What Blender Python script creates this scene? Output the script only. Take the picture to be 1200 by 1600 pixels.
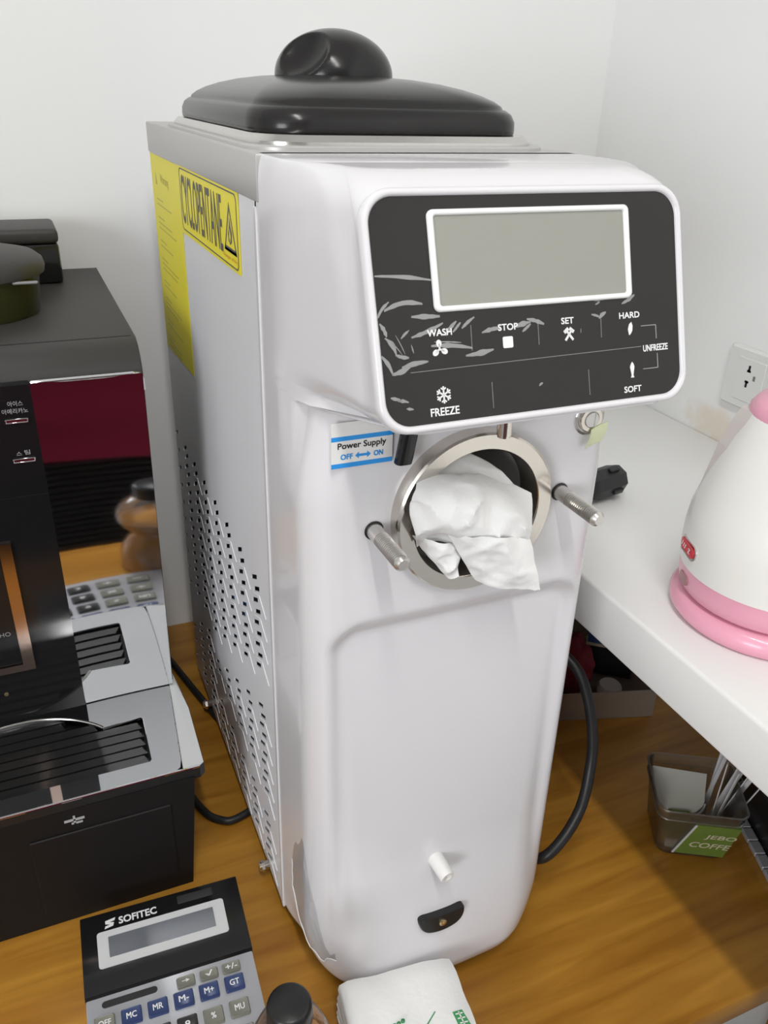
import bpy, bmesh, math, random
from mathutils import Vector, Matrix, noise

random.seed(7)
for o in list(bpy.data.objects): bpy.data.objects.remove(o)
SC = bpy.context.scene
COL = SC.collection
R = math.radians

# ------------------------------------------------------------------ camera
cam_d = bpy.data.cameras.new('camera'); cam = bpy.data.objects.new('camera', cam_d); COL.objects.link(cam)
P_, Y_, R_ = R(27.30), R(24.0), R(1.89)
fw = Vector((math.sin(Y_)*math.cos(P_), math.cos(Y_)*math.cos(P_), -math.sin(P_)))
rt0 = Vector((math.cos(Y_), -math.sin(Y_), 0)); up0 = rt0.cross(fw)
rt = rt0*math.cos(R_) + up0*math.sin(R_); up = -rt0*math.sin(R_) + up0*math.cos(R_)
M = Matrix((rt, up, -fw)).transposed().to_4x4(); M.translation = Vector((0, 0, .75))
cam.matrix_world = M
cam_d.sensor_fit = 'VERTICAL'; cam_d.sensor_height = 24; cam_d.sensor_width = 18
cam_d.lens = 24*1285.7/1600; cam_d.clip_start = .01
SC.camera = cam

# ------------------------------------------------------------------ world, light, exposure
W = bpy.data.worlds.new('world'); SC.world = W; W.use_nodes = True
W.node_tree.nodes['Background'].inputs[0].default_value = (.93, .96, 1, 1)
W.node_tree.nodes['Background'].inputs[1].default_value = .35
vs = SC.view_settings
vs.view_transform = 'Standard'; vs.look = 'None'; vs.gamma = 1; vs.use_curve_mapping = False; vs.exposure = -.22

def area(name, loc, rot, sx, sy, power, col=(1, 1, 1)):
    l = bpy.data.lights.new(name, 'AREA'); l.shape = 'RECTANGLE'; l.size = sx; l.size_y = sy; l.energy = power; l.color = col
    o = bpy.data.objects.new(name, l); COL.objects.link(o); o.location = loc; o.rotation_euler = rot
    return o
area('tube_light', (-.03, -.50, 1.83), (0, 0, 0), .06, 1.2, 18.5, (1, .985, .96))
area('fill_light', (-2.55, -2.0, .95), (R(90), 0, R(-60)), 1.3, 1.25, 72, (.96, .98, 1))  # fill light added near the left wall, no window known there

# ------------------------------------------------------------------ materials
MATS = {}
def mat(name, col, rough=.5, metal=0., spec=.5, coat=0., bump=0., bscale=60., var=0., vscale=8., trans=0., ior=1.45, sub=0.):
    m = bpy.data.materials.new(name); m.use_nodes = True; nt = m.node_tree; b = nt.nodes['Principled BSDF']
    b.inputs['Base Color'].default_value = (*col, 1); b.inputs['Roughness'].default_value = rough
    b.inputs['Metallic'].default_value = metal; b.inputs['Specular IOR Level'].default_value = spec
    b.inputs['Coat Weight'].default_value = coat; b.inputs['Coat Roughness'].default_value = .04
    b.inputs['Transmission Weight'].default_value = trans; b.inputs['IOR'].default_value = ior
    if bump or var:
        tc = nt.nodes.new('ShaderNodeTexCoord')
        if bump:
            n = nt.nodes.new('ShaderNodeTexNoise'); n.inputs['Scale'].default_value = bscale; n.inputs['Detail'].default_value = 3
            nt.links.new(tc.outputs['Object'], n.inputs['Vector'])
            bp = nt.nodes.new('ShaderNodeBump'); bp.inputs['Strength'].default_value = bump; bp.inputs['Distance'].default_value = .002
            nt.links.new(n.outputs['Fac'], bp.inputs['Height']); nt.links.new(bp.outputs['Normal'], b.inputs['Normal'])
        if var:
            n = nt.nodes.new('ShaderNodeTexNoise'); n.inputs['Scale'].default_value = vscale; n.inputs['Detail'].default_value = 4
            nt.links.new(tc.outputs['Object'], n.inputs['Vector'])
            mx = nt.nodes.new('ShaderNodeMix'); mx.data_type = 'RGBA'
            mx.inputs[6].default_value = (*[c*(1-var) for c in col], 1); mx.inputs[7].default_value = (*[min(1, c*(1+var)) for c in col], 1)
            nt.links.new(n.outputs['Fac'], mx.inputs[0]); nt.links.new(mx.outputs[2], b.inputs['Base Color'])
    MATS[name] = m; return m

def clear(name, tint, gloss=.12, rough=.05, diff=0., dcol=(1, 1, 1)):
    m = bpy.data.materials.new(name); m.use_nodes = True; nt = m.node_tree; nt.nodes.clear()
    out = nt.nodes.new('ShaderNodeOutputMaterial'); t = nt.nodes.new('ShaderNodeBsdfTransparent'); t.inputs[0].default_value = (*tint, 1)
    g = nt.nodes.new('ShaderNodeBsdfGlossy'); g.inputs['Roughness'].default_value = rough
    fr = nt.nodes.new('ShaderNodeFresnel'); fr.inputs[0].default_value = 1.45
    mul = nt.nodes.new('ShaderNodeMath'); mul.operation = 'MULTIPLY_ADD'; mul.inputs[1].default_value = .8; mul.inputs[2].default_value = gloss*.2
    nt.links.new(fr.outputs[0], mul.inputs[0])
    mx = nt.nodes.new('ShaderNodeMixShader'); nt.links.new(mul.outputs[0], mx.inputs[0])
    d = nt.nodes.new('ShaderNodeBsdfDiffuse'); d.inputs[0].default_value = (*dcol, 1)
    m2 = nt.nodes.new('ShaderNodeMixShader'); m2.inputs[0].default_value = diff
    nt.links.new(t.outputs[0], m2.inputs[1]); nt.links.new(d.outputs[0], m2.inputs[2])
    nt.links.new(m2.outputs[0], mx.inputs[1]); nt.links.new(g.outputs[0], mx.inputs[2]); nt.links.new(mx.outputs[0], out.inputs[0])
    MATS[name] = m; return m

WALL = mat('wall_paint', (.84, .84, .83), .85, spec=.2, bump=.08, bscale=40, var=.015, vscale=3)
CEIL = mat('ceiling_paint', (.82, .82, .81), .9)
FARWALL = mat('dim_far_wall', (.20, .19, .18), .8, var=.25, vscale=1.2)  # dimness of the far room put into the wall colour
FLOOR = mat('floor_tile', (.33, .33, .34), .4, var=.06)
SHELL = mat('white_gloss_plastic', (.70, .69, .71), .20, coat=.25, spec=.5)
HEADW = SHELL
STEELP = mat('grey_painted_steel', (.73, .735, .765), .30, metal=0, spec=.5)
GREYTOP = mat('grey_top_steel', (.50, .49, .48), .38, metal=.35)
SILVER = mat('brushed_silver', (.66, .65, .62), .2, metal=1.)
STEEL = mat('polished_steel', (.66, .62, .57), .16, metal=1.)
BOLTM = mat('threaded_steel', (.62, .60, .57), .3, metal=.9)
STEELD = mat('bore_steel', (.62, .61, .59), .42, metal=.6)
CHROME = mat('chrome', (.80, .81, .83), .035, metal=1., bump=.02, bscale=14)
LIDB = mat('black_lid_plastic', (.018, .017, .017), .21, spec=.36, var=.2, vscale=30)
BLACK = mat('black_plastic', (.012, .012, .012), .35, bump=.05, bscale=300)
BLACKG = mat('black_gloss', (.010, .010, .011), .12)
BASEB = mat('black_base_plastic', (.008, .007, .007), .55, spec=.3)
PANEL = mat('black_glass_panel', (.018, .016, .015), .14, spec=.42)
TOPBLK = mat('black_matte_top', (.045, .042, .040), .5, bump=.08, bscale=500)
DARKIN = mat('dark_inside', (.008, .008, .009), .8)
BLUEIN = mat('blue_wire', (.02, .10, .32), .5)
YEL = mat('yellow_sticker', (.82, .72, .035), .45)
YELW = mat('sticker_text', (.45, .40, .06), .5)
INK = mat('grey_ink', (.10, .09, .09), .5)
ORANGE = mat('orange_ink', (.75, .28, .03), .5)
WHITEP = mat('white_print', (.78, .78, .78), .4)
LINEP = mat('grey_line_print', (.40, .40, .40), .4)
SMEAR = mat('film_crease_grey', (.27, .27, .27), .3)
SCRW = mat('white_screen_frame', (.82, .83, .82), .3)
LCD = mat('screen_grey', (.285, .285, .25), .2)
LABELW = mat('white_label', (.80, .79, .77), .35)
BLUEP = mat('blue_print', (.02, .29, .75), .4)
TXT = mat('black_print', (.015, .015, .015), .5)
PALEGR = mat('pale_green_sticker', (.70, .74, .48), .5)
TISSUE = mat('white_tissue', (.83, .83, .82), .9, spec=.1, bump=.25, bscale=160)
WHITEPL = mat('white_plastic', (.80, .79, .77), .35)
BRASS = mat('brass', (.60, .46, .25), .3, metal=.9)
RUBBER = mat('black_rubber', (.016, .016, .017), .42)
COUNTER = mat('white_counter', (.81, .81, .79), .38, spec=.4, var=.015, vscale=5)
PINK = mat('pink_plastic', (.78, .36, .47), .28, coat=.2)
CREAM = mat('cream_white_plastic', (.80, .79, .75), .28, coat=.2)
BEIGE = mat('beige_grey_plastic', (.60, .55, .52), .35)
RED = mat('red_badge', (.62, .03, .05), .3)
CALCS = mat('silver_plastic', (.50, .51, .54), .32, metal=.45)
CALCLCD = mat('calculator_screen', (.13, .14, .16), .2)
KOLIVE = mat('olive_grey_key', (.20, .20, .165), .4)
KBLUE = mat('dark_blue_key', (.035, .055, .15), .35)
KBLACK = mat('black_key', (.022, .022, .022), .35)
FRAMEG = mat('light_grey_frame', (.62, .63, .63), .35)
COPPER = mat('rose_chrome', (.62, .47, .40), .15, metal=1.)
OLIVEH = mat('olive_hopper', (.035, .036, .010), .2)
GREENP = mat('green_paper', (.13, .20, .035), .5, var=.1, vscale=40)
CREAMP = mat('cream_print', (.55, .52, .35), .5)
GREENINK = mat('green_ink', (.05, .28, .10), .6)
FILTER = mat('grey_white_paper', (.50, .50, .45), .8, bump=.15, bscale=90)
STICKP = mat('white_paper_stick', (.55, .54, .55), .6)
REDCL = mat('crimson_cloth', (.23, .010, .035), .9, bump=.3, bscale=200)
DKRED = mat('dark_red_cloth', (.16, .008, .015), .8)
BLUEF = mat('blue_card', (.03, .06, .20), .5)
PALEF = mat('pale_card_edge', (.50, .42, .32), .6)
WICKER = mat('black_wicker', (.012, .010, .010), .55)
JUICE = mat('amber_drink', (.58, .27, .06), .15)
CLEAR = clear('clear_plastic', (.93, .92, .90), .3, .08, .03)
FILM = clear('thin_clear_film', (.98, .98, .98), .3, .12, .16, (.8, .8, .8))
TUBCL = clear('clear_tub_plastic', (.95, .945, .92), .4, .12, .03, (.8, .8, .75))
SMOKE = clear('smoky_plastic', (.75, .70, .65), .5, .15, .35, (.62, .52, .44))
SOCK = mat('socket_white', (.74, .75, .73), .35)
LAMPM = bpy.data.materials.new('lamp_glow'); LAMPM.use_nodes = True
_e = LAMPM.node_tree.nodes['Principled BSDF']; _e.inputs['Emission Color'].default_value = (1, .98, .95, 1); _e.inputs['Emission Strength'].default_value = 6

def wood():
    m = bpy.data.materials.new('orange_wood'); m.use_nodes = True; nt = m.node_tree; b = nt.nodes['Principled BSDF']; L = nt.links.new
    tc = nt.nodes.new('ShaderNodeTexCoord'); mp = nt.nodes.new('ShaderNodeMapping'); mp.inputs['Scale'].default_value = (2.2, 22, 22)
    mp.inputs['Rotation'].default_value = (0, 0, R(-4))
    L(tc.outputs['Object'], mp.inputs[0])
    n = nt.nodes.new('ShaderNodeTexNoise'); n.inputs['Scale'].default_value = 2.2; n.inputs['Detail'].default_value = 6; n.inputs['Distortion'].default_value = .6
    L(mp.outputs[0], n.inputs['Vector'])
    cr = nt.nodes.new('ShaderNodeValToRGB'); e = cr.color_ramp.elements
    e[0].position = .30; e[0].color = (.36, .145, .013, 1); e[1].position = .72; e[1].color = (.60, .290, .038, 1)
    L(n.outputs['Fac'], cr.inputs[0])
    n2 = nt.nodes.new('ShaderNodeTexNoise'); n2.inputs['Scale'].default_value = 5; n2.inputs['Detail'].default_value = 3; L(tc.outputs['Object'], n2.inputs['Vector'])
    mx = nt.nodes.new('ShaderNodeMix'); mx.data_type = 'RGBA'; mx.blend_type = 'MULTIPLY'; mx.inputs[0].default_value = .35
    L(cr.outputs[0], mx.inputs[6]); L(n2.outputs['Fac'], mx.inputs[7])
    prev = mx.outputs[2]
    for cx, cy, r in ((.4405, .3905, .0105), (.415, .405, .014)):      # cup ring stains on the wood
        sub = nt.nodes.new('ShaderNodeVectorMath'); sub.operation = 'DISTANCE'; sub.inputs[1].default_value = (cx, cy, 0)
        L(tc.outputs['Object'], sub.inputs[0])
        s2 = nt.nodes.new('ShaderNodeMath'); s2.operation = 'SUBTRACT'; s2.inputs[1].default_value = r; L(sub.outputs['Value'], s2.inputs[0])
        ab = nt.nodes.new('ShaderNodeMath'); ab.operation = 'ABSOLUTE'; L(s2.outputs[0], ab.inputs[0])
        mr = nt.nodes.new('ShaderNodeMapRange'); mr.inputs[1].default_value = 0; mr.inputs[2].default_value = .0013; mr.inputs[3].default_value = .45; mr.inputs[4].default_value = 0
        L(ab.outputs[0], mr.inputs[0])
        m3 = nt.nodes.new('ShaderNodeMix'); m3.data_type = 'RGBA'; m3.inputs[7].default_value = (.16, .06, .012, 1)
        L(mr.outputs[0], m3.inputs[0]); L(prev, m3.inputs[6]); prev = m3.outputs[2]
    g = nt.nodes.new('ShaderNodeGamma'); g.inputs[1].default_value = 1.0; L(prev, g.inputs[0]); L(g.outputs[0], b.inputs['Base Color'])
    b.inputs['Roughness'].default_value = .34; b.inputs['Specular IOR Level'].default_value = .4
    bp = nt.nodes.new('ShaderNodeBump'); bp.inputs['Strength'].default_value = .05; bp.inputs['Distance'].default_value = .002
    L(n.outputs['Fac'], bp.inputs['Height']); L(bp.outputs[0], b.inputs['Normal'])
    return m
WOOD = wood()
def stained():
    m = WALL.copy(); m.name = 'wall_paint_stained'; nt = m.node_tree; b = nt.nodes['Principled BSDF']; L = nt.links.new
    tc = nt.nodes.new('ShaderNodeTexCoord'); mp = nt.nodes.new('ShaderNodeMapping'); mp.inputs['Location'].default_value = (-.81*10, -.755*16, -.367*30); mp.inputs['Scale'].default_value = (10, 16, 30)
    L(tc.outputs['Object'], mp.inputs[0]); ln = nt.nodes.new('ShaderNodeVectorMath'); ln.operation = 'LENGTH'; L(mp.outputs[0], ln.inputs[0])
    n = nt.nodes.new('ShaderNodeTexNoise'); n.inputs['Scale'].default_value = 60; L(tc.outputs['Object'], n.inputs['Vector'])
    ad = nt.nodes.new('ShaderNodeMath'); ad.operation = 'ADD'; L(ln.outputs['Value'], ad.inputs[0]); L(n.outputs['Fac'], ad.inputs[1])
    mr = nt.nodes.new('ShaderNodeMapRange'); mr.inputs[1].default_value = .9; mr.inputs[2].default_value = 1.5; mr.inputs[3].default_value = .55; mr.inputs[4].default_value = 0; L(ad.outputs[0], mr.inputs[0])
    mx = nt.nodes.new('ShaderNodeMix'); mx.data_type = 'RGBA'; mx.inputs[6].default_value = (.85, .85, .84, 1); mx.inputs[7].default_value = (.72, .60, .44, 1)
    L(mr.outputs[0], mx.inputs[0]); L(mx.outputs[2], b.inputs['Base Color']); return m
STAINW = stained()

# ------------------------------------------------------------------ mesh helpers
class MB:
    def __init__(s): s.v = []; s.f = []
    def add(s, v, f, m=None):
        k = len(s.v)
        s.v += [tuple((m @ Vector(p)) if m else p) for p in v]; s.f += [tuple(i+k for i in q) for q in f]; return s
    def bm(s, b, m=None):
        b.verts.index_update()
        s.add([v.co.copy() for v in b.verts], [[v.index for v in f.verts] for f in b.faces], m); b.free(); return s
    def box(s, lo, hi, bev=0., seg=2, m=None):
        b = bmesh.new(); bmesh.ops.create_cube(b, size=1)
        for v in b.verts: v.co = Vector([lo[i]+(v.co[i]+.5)*(hi[i]-lo[i]) for i in range(3)])
        if bev: bmesh.ops.bevel(b, geom=list(b.edges), offset=bev, segments=seg, affect='EDGES', profile=.5)
        return s.bm(b, m)
    def prism(s, poly, fn, h0, h1):
        n = len(poly); v = [fn(a, b, h0) for a, b in poly]+[fn(a, b, h1) for a, b in poly]
        f = [tuple(range(n-1, -1, -1)), tuple(range(n, 2*n))]+[(i, (i+1) % n, n+(i+1) % n, n+i) for i in range(n)]
        return s.add(v, f)
    def frame(s, outer, inner, fn, h0, h1, round_=0.):
        n = len(outer); L = [(outer, h0), (outer, h1-round_), (inner if False else [(o[0]*.7+i[0]*.3, o[1]*.7+i[1]*.3) for o, i in zip(outer, inner)], h1),
             ([(o[0]*.3+i[0]*.7, o[1]*.3+i[1]*.7) for o, i in zip(outer, inner)], h1), (inner, h1-round_), (inner, h0)]
        v = [fn(a, b, h) for P, h in L for a, b in P]; f = []
        for r in range(5):
            for i in range(n): j = (i+1) % n; f.append((r*n+i, r*n+j, (r+1)*n+j, (r+1)*n+i))
        return s.add(v, f)
    def lathe(s, prof, n=32, m=None):
        v = []; f = []; idx = []
        for r, z in prof:
            if r < 1e-6: idx.append([len(v)]*n); v.append((0, 0, z))
            else:
                idx.append(list(range(len(v), len(v)+n))); v += [(r*math.cos(2*math.pi*i/n), r*math.sin(2*math.pi*i/n), z) for i in range(n)]
        for a, b in zip(idx, idx[1:]):
            for i in range(n):
                j = (i+1) % n; q = []
                for t in (a[i], a[j], b[j], b[i]):
                    if t not in q: q.append(t)
                if len(q) > 2: f.append(tuple(q))
        return s.add(v, f, m)
    def loft(s, rings, caps=True, closed=True, m=None):
        n = len(rings[0]); v = [p for r in rings for p in r]; f = []
        for r in range(len(rings)-1):
            for i in range(n if closed else n-1): j = (i+1) % n; f.append((r*n+i, r*n+j, (r+1)*n+j, (r+1)*n+i))
        if caps: f += [tuple(range(n-1, -1, -1)), tuple(range((len(rings)-1)*n, len(rings)*n))]
        return s.add(v, f, m)
    def tube(s, pts, r, n=10, sm=6, caps=True):
        P = [Vector(p) for p in pts]; Q = []
        if sm > 1 and len(P) > 2:
            for i in range(len(P)-1):
                a, b, c, d = P[max(0, i-1)], P[i], P[i+1], P[min(len(P)-1, i+2)]
                for k in range(sm):
                    t = k/sm; Q.append(.5*((2*b)+(c-a)*t+(2*a-5*b+4*c-d)*t*t+(3*b-a-3*c+d)*t**3))
            Q.append(P[-1])
        else: Q = P
        T = [(Q[min(i+1, len(Q)-1)]-Q[max(i-1, 0)]).normalized() for i in range(len(Q))]
        nrm = T[0].orthogonal().normalized(); rings = []
        for i, q in enumerate(Q):
            nrm = (nrm-T[i]*nrm.dot(T[i])).normalized(); bn = T[i].cross(nrm); rr = r(i/(len(Q)-1)) if callable(r) else r
            rings.append([q+rr*(math.cos(2*math.pi*k/n)*nrm+math.sin(2*math.pi*k/n)*bn) for k in range(n)])
        return s.loft(rings, caps)
    def patch(s, ctrl, n=14, amp=.0, seed=0, fs=60, thick=.0008):
        B = lambda t: ((1-t)**3, 3*t*(1-t)**2, 3*t*t*(1-t), t**3)
        g = []
        for i in range(n+1):
            for j in range(n+1):
                bu, bv = B(i/n), B(j/n); p = Vector()
                for a in range(4):
                    for b in range(4): p += Vector(ctrl[a*4+b])*bu[a]*bv[b]
                d = (abs(noise.noise(p*fs+Vector((seed, 0, 0))))-.25)*amp*1.6; d2 = (abs(noise.noise(p*fs*2.1+Vector((seed, 5, 0))))-.2)*amp*.5
                p += Vector((d2*.4, d+d2, d2*.3)); g.append(p)
        N = n+1; v = g+[p+Vector((0, thick, 0)) for p in g]; K = N*N; f = []
        for i in range(n):
            for j in range(n):
                q = (i*N+j, i*N+j+1, (i+1)*N+j+1, (i+1)*N+j); f += [q, tuple(K+t for t in reversed(q))]
        bd = [j for j in range(N)]+[i*N+n for i in range(1, N)]+[n*N+j for j in range(n-1, -1, -1)]+[i*N for i in range(n-1, 0, -1)]
        for k in range(len(bd)): a, b = bd[k], bd[(k+1) % len(bd)]; f.append((b, a, K+a, K+b))
        return s.add(v, f)

OFF = {}
def put(name, mb, m, parent=None, smooth=30, world=True, kind=None, label=None):
    me = bpy.data.meshes.new(name)
    off = OFF.get(parent.name, Vector()) if (parent and world) else Vector()
    me.from_pydata([tuple(Vector(p)-off) for p in mb.v], [], mb.f)
    b = bmesh.new(); b.from_mesh(me); bmesh.ops.recalc_face_normals(b, faces=b.faces); b.to_mesh(me); b.free()
    for mm in (m if isinstance(m, (list, tuple)) else [m]): me.materials.append(mm)
    if smooth: me.shade_smooth(); me.set_sharp_from_angle(angle=R(smooth))
    o = bpy.data.objects.new(name, me); COL.objects.link(o)
    if parent: o.parent = parent; OFF[o.name] = off
    if kind: o['kind'] = kind
    if label: o['label'] = label
    return o
def tag(o, label, cat, group=None):
    o['label'] = label; o['category'] = cat
    if group: o['group'] = group
    return o
def thing(name, label, cat, loc=(0, 0, 0), rz=0., group=None):
    o = bpy.data.objects.new(name, None); COL.objects.link(o); o.empty_display_size = .02
    o.location = loc; o.rotation_euler = (0, 0, rz); OFF[o.name] = Vector(loc)
    return tag(o, label, cat, group)
def rr(cx, cy, hw, hh, r, n=6):
    P = []
    for sx, sy, a in ((1, 1, 0), (-1, 1, 90), (-1, -1, 180), (1, -1, 270)):
        for k in range(n+1):
            t = R(a+90*k/n); P.append((cx+sx*(hw-r)+r*math.cos(t), cy+sy*(hh-r)+r*math.sin(t)))
    return P
def seg(a, b, w):
    d = (Vector(b)-Vector(a)).normalized(); n = Vector((-d.y, d.x))*w/2
    return [tuple(Vector(a)+n), tuple(Vector(a)-n), tuple(Vector(b)-n), tuple(Vector(b)+n)]
def plane(O, U, V):
    O, U, V = Vector(O), Vector(U).normalized(), Vector(V).normalized(); N = U.cross(V)
    return lambda a, b, h=0.: O+U*a+V*b+N*h
_tc = {}
def text_poly(s, sp=1.):
    if (s, sp) in _tc: return _tc[(s, sp)]
    c = bpy.data.curves.new('t', 'FONT'); c.body = s; c.size = 1; c.resolution_u = 3; c.space_character = sp
    o = bpy.data.objects.new('t', c); COL.objects.link(o)
    bpy.context.view_layer.update(); dg = bpy.context.evaluated_depsgraph_get()
    me = bpy.data.meshes.new_from_object(o.evaluated_get(dg))
    v = [(p.co.x, p.co.y) for p in me.vertices]; f = [tuple(p.vertices) for p in me.polygons]
    bpy.data.objects.remove(o); bpy.data.curves.remove(c); bpy.data.meshes.remove(me)
    _tc[(s, sp)] = (v, f); return v, f
def text(mb, s, fn, x0, y0, x1, y1, h=.0003, shear=0., bold=0., rot=0):
    """flat print of the words s filling the box x0..x1, y0..y1 of the plane fn"""
    v, f = text_poly(s)
    if not v: return
    ax, bx = min(p[0] for p in v), max(p[0] for p in v); ay, by = min(p[1] for p in v), max(p[1] for p in v)
    sx, sy = (x1-x0)/(bx-ax), (y1-y0)/(by-ay)
    for dx, dy in (((0, 0),) if not bold else ((-bold, -bold), (bold, bold), (-bold, bold), (bold, -bold))):
        q = [(x0+(a-ax)*sx+shear*(b-ay)*sy+dx, y0+(b-ay)*sy+dy) for a, b in v]
        if rot == 180: q = [(x0+x1-a, y0+y1-b) for a, b in q]
        mb.add([fn(a, b, h+(.00001 if dx > 0 else 0)+(.00001 if dy > 0 else 0)) for a, b in q], f)
def lens(a, b, w, n=8, bend=0.):
    a, b = Vector(a), Vector(b); d = b-a; nn = Vector((-d.y, d.x)).normalized(); up_, dn = [], []
    for i in range(n+1):
        t = i/n; c = a+d*t+nn*bend*math.sin(math.pi*t); k = w/2*math.sin(math.pi*min(max(t, .06), .94))**.6*(1+.25*random.uniform(-1, 1)); up_.append(tuple(c+nn*k)); dn.append(tuple(c-nn*k))
    return up_+dn[::-1]

# ------------------------------------------------------------------ room
def struct(name, mb, m): o = put(name, mb, m, None, 0); o['kind'] = 'structure'; return o
XW, YW = .81, 1.093
struct('wall_back', MB().box((-2.7, YW, -.75), (XW+.1, YW+.1, 1.9)), WALL)
struct('wall_right', MB().box((XW, -2.7, -.75), (XW+.1, YW, 1.9)), STAINW)
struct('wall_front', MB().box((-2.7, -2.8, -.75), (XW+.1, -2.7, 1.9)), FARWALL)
wlm = MB()
for lo, hi in (((-2.8, -2.7, -.75), (-2.7, -2.65, 1.9)), ((-2.8, -1.3, -.75), (-2.7, YW+.1, 1.9)), ((-2.8, -2.65, -.75), (-2.7, -1.3, .3)), ((-2.8, -2.65, 1.6), (-2.7, -1.3, 1.9))): wlm.box(lo, hi)
struct('wall_left', wlm, WALL)  # opening made up to go with the added fill light
struct('floor', MB().box((-2.8, -2.8, -.85), (XW+.1, YW+.1, -.75)), FLOOR)
struct('ceiling', MB().box((-2.8, -2.8, 1.9), (XW+.1, YW+.1, 2.0)), CEIL)
tl = thing('tube_lamp', 'white batten tube lamp on the ceiling above the table', 'lamp', (-.03, -.50, 1.9))
put('batten', MB().box((-.06, -1.12, 1.87), (0, .12, 1.9), .004), WHITEPL, tl)
put('tube', MB().tube([(-.03, -1.09, 1.85), (-.03, .09, 1.85)], .013, 12, 1), LAMPM, tl)

# ------------------------------------------------------------------ table and counter
tb = thing('wooden_table', 'orange varnished wooden table under the ice cream machine', 'table', (-.2, .69, -.75))
put('table_top', MB().box((-1.25, .297, -.032), (XW-.004, YW-.003, 0), .004), WOOD, tb, world=True)
for x, y in ((-1.19, .35), (.74, .35), (-1.19, 1.02), (.74, 1.02)): put('leg', MB().box((x-.025, y-.025, -.75), (x+.025, y+.025, -.032), .003), WOOD, tb)
put('apron', MB().box((-1.16, .345, -.10), (.71, .365, -.032)), WOOD, tb)
OFFW = None
ct = put('counter_slab', MB().box((.44, -.9, .298), (XW-.001, YW-.001, .35), .0035, 3), COUNTER)
tag(ct, 'thick white counter slab along the wall above the table', 'counter')

# ------------------------------------------------------------------ ice cream machine
CX = .2645
mc = thing('ice_cream_machine', 'tall white soft serve ice cream machine with black lid and control panel', 'machine', (CX, .70, 0))
YS = .545
def ss(a, b, t):
    t = min(1, max(0, (t-a)/(b-a))); return t*t*(3-2*t)
RC = (.264, .490)
def ring(z, yF, r, b, hw=.1195, inset=0., dep=0., tp=None, low=0., nS=10, nA=14, nF=84):
    """one plan outline of the front housing, from the near seam round the front to the far seam"""
    tp = .18*ss(.50, .577, z) if tp is None else tp
    hs = lambda y: hw-tp*max(0, .500-y)-inset*min(1, max(0, (.475-y)/.05))-low*ss(.544, .478, y)
    h0 = hs(yF); P = []
    for i in range(nS):
        y = YS+(yF+r-YS)*i/nS; P.append([-hs(y), y])
    for i in range(nA):
        t = math.pi/2*i/nA; P.append([-(h0-r)-r*math.cos(t), yF+r-r*math.sin(t)])
    for i in range(nF//2+1):
        P.append([-(h0-r)*(1-i/(nF//2)), yF])
    for x, y in P:
        pass
    for p in P:
        k = max(0, 1-abs(p[0])/h0)
        front = ss(yF+r, yF, p[1]) if p[1] < yF+r else 0
        p[1] -= b*(1-(p[0]/h0)**2)*front
    Q = P+[[-x, y] for x, y in P[-2::-1]]
    out = []
    for x, y in Q:
        if dep:
            dx, dz = abs(x)-.1095, abs(z-.20)-.216
            rad = .03; qx, qz = dx+rad, dz+rad
            sd = min(max(qx, qz), 0)+math.hypot(max(qx, 0), max(qz, 0))-rad
            y += dep*ss(0, .017, -sd)*ss(.03, .17, z)*ss(yF+.036, yF+.020, y)
        out.append((CX+x, y, z))
    return out
rings = []
for k in range(6):                                            # rounded lower edge
    t = k/5*math.pi/2; rings.append(ring(.012+.016*(1-math.cos(t)), .4215+.012*(1-math.sin(t)), .056, .006, hw=.1195-.004*(1-math.sin(t)), low=.016*(max(0, .075-(.012+.016*(1-math.cos(t))))/.063)**2))
zs = [.030+.0038*i for i in range(143)]
for z in zs:
    if z > .568: break
    u = min(1, max(0, (z-.03)/.46)); rings.append(ring(z, .4215+.0245*u**.75, .056-.030*u**.7, .006*(1-u), dep=.0105, low=.016*(max(0, .075-z)/.063)**2))
nbody = len(rings)
rings.append(ring(.5690, .446, .026, 0)); rings.append(ring(.5705, .4455, .0255, 0)); rings.append(ring(.5717, .443, .025, 0))
rings.append(ring(.5730, .430, .022, 0, inset=.003)); rings.append(ring(.5780, .395, .020, 0, inset=.008)); rings.append(ring(.5812, .3765, .018, 0, inset=.010))
fy = lambda z: .3655+(z-.5795)*.342
for k in range(1, 8):
    t = k/7; z = .5818+.014*t; rings.append(ring(z, fy(z)+.005*(1-t)**2, .014, 0, inset=.009*(1-t)**2))
for k in range(1, 20):
    z = .5960+.096*k/20; rings.append(ring(z, fy(z), .014, 0))
for k in range(8):
    t = k/7*math.pi/2; z = .692+.0195*math.sin(t); rings.append(ring(z, fy(.692)+.0055*math.sin(t)+.024*(1-math.cos(t)), .014+.02*(1-math.cos(t)), 0, inset=.012*(1-math.cos(t)), hw=.1195-.004*(1-math.cos(t))))
n = len(rings[0]); V = [p for r_ in rings for p in r_]; F = []
for r_ in range(len(rings)-1):
    for i in range(n-1):
        q = (r_*n+i, r_*n+i+1, (r_+1)*n+i+1, (r_+1)*n+i)
        if r_ < nbody and all(math.hypot(V[t][0]-RC[0], V[t][2]-RC[1]) < .0565 and V[t][1] < .47 for t in q): continue
        F.append(q)
l0 = (len(rings)-1)*n
for i in range(n//2): F.append((l0+i, l0+i+1, l0+n-2-i, l0+n-1-i) if i+1 < n-2-i else (l0+i, l0+i+1, l0+n-1-i))
hb = MB().add(V, F)
put('front_housing', hb, SHELL, mc, 50)
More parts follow.
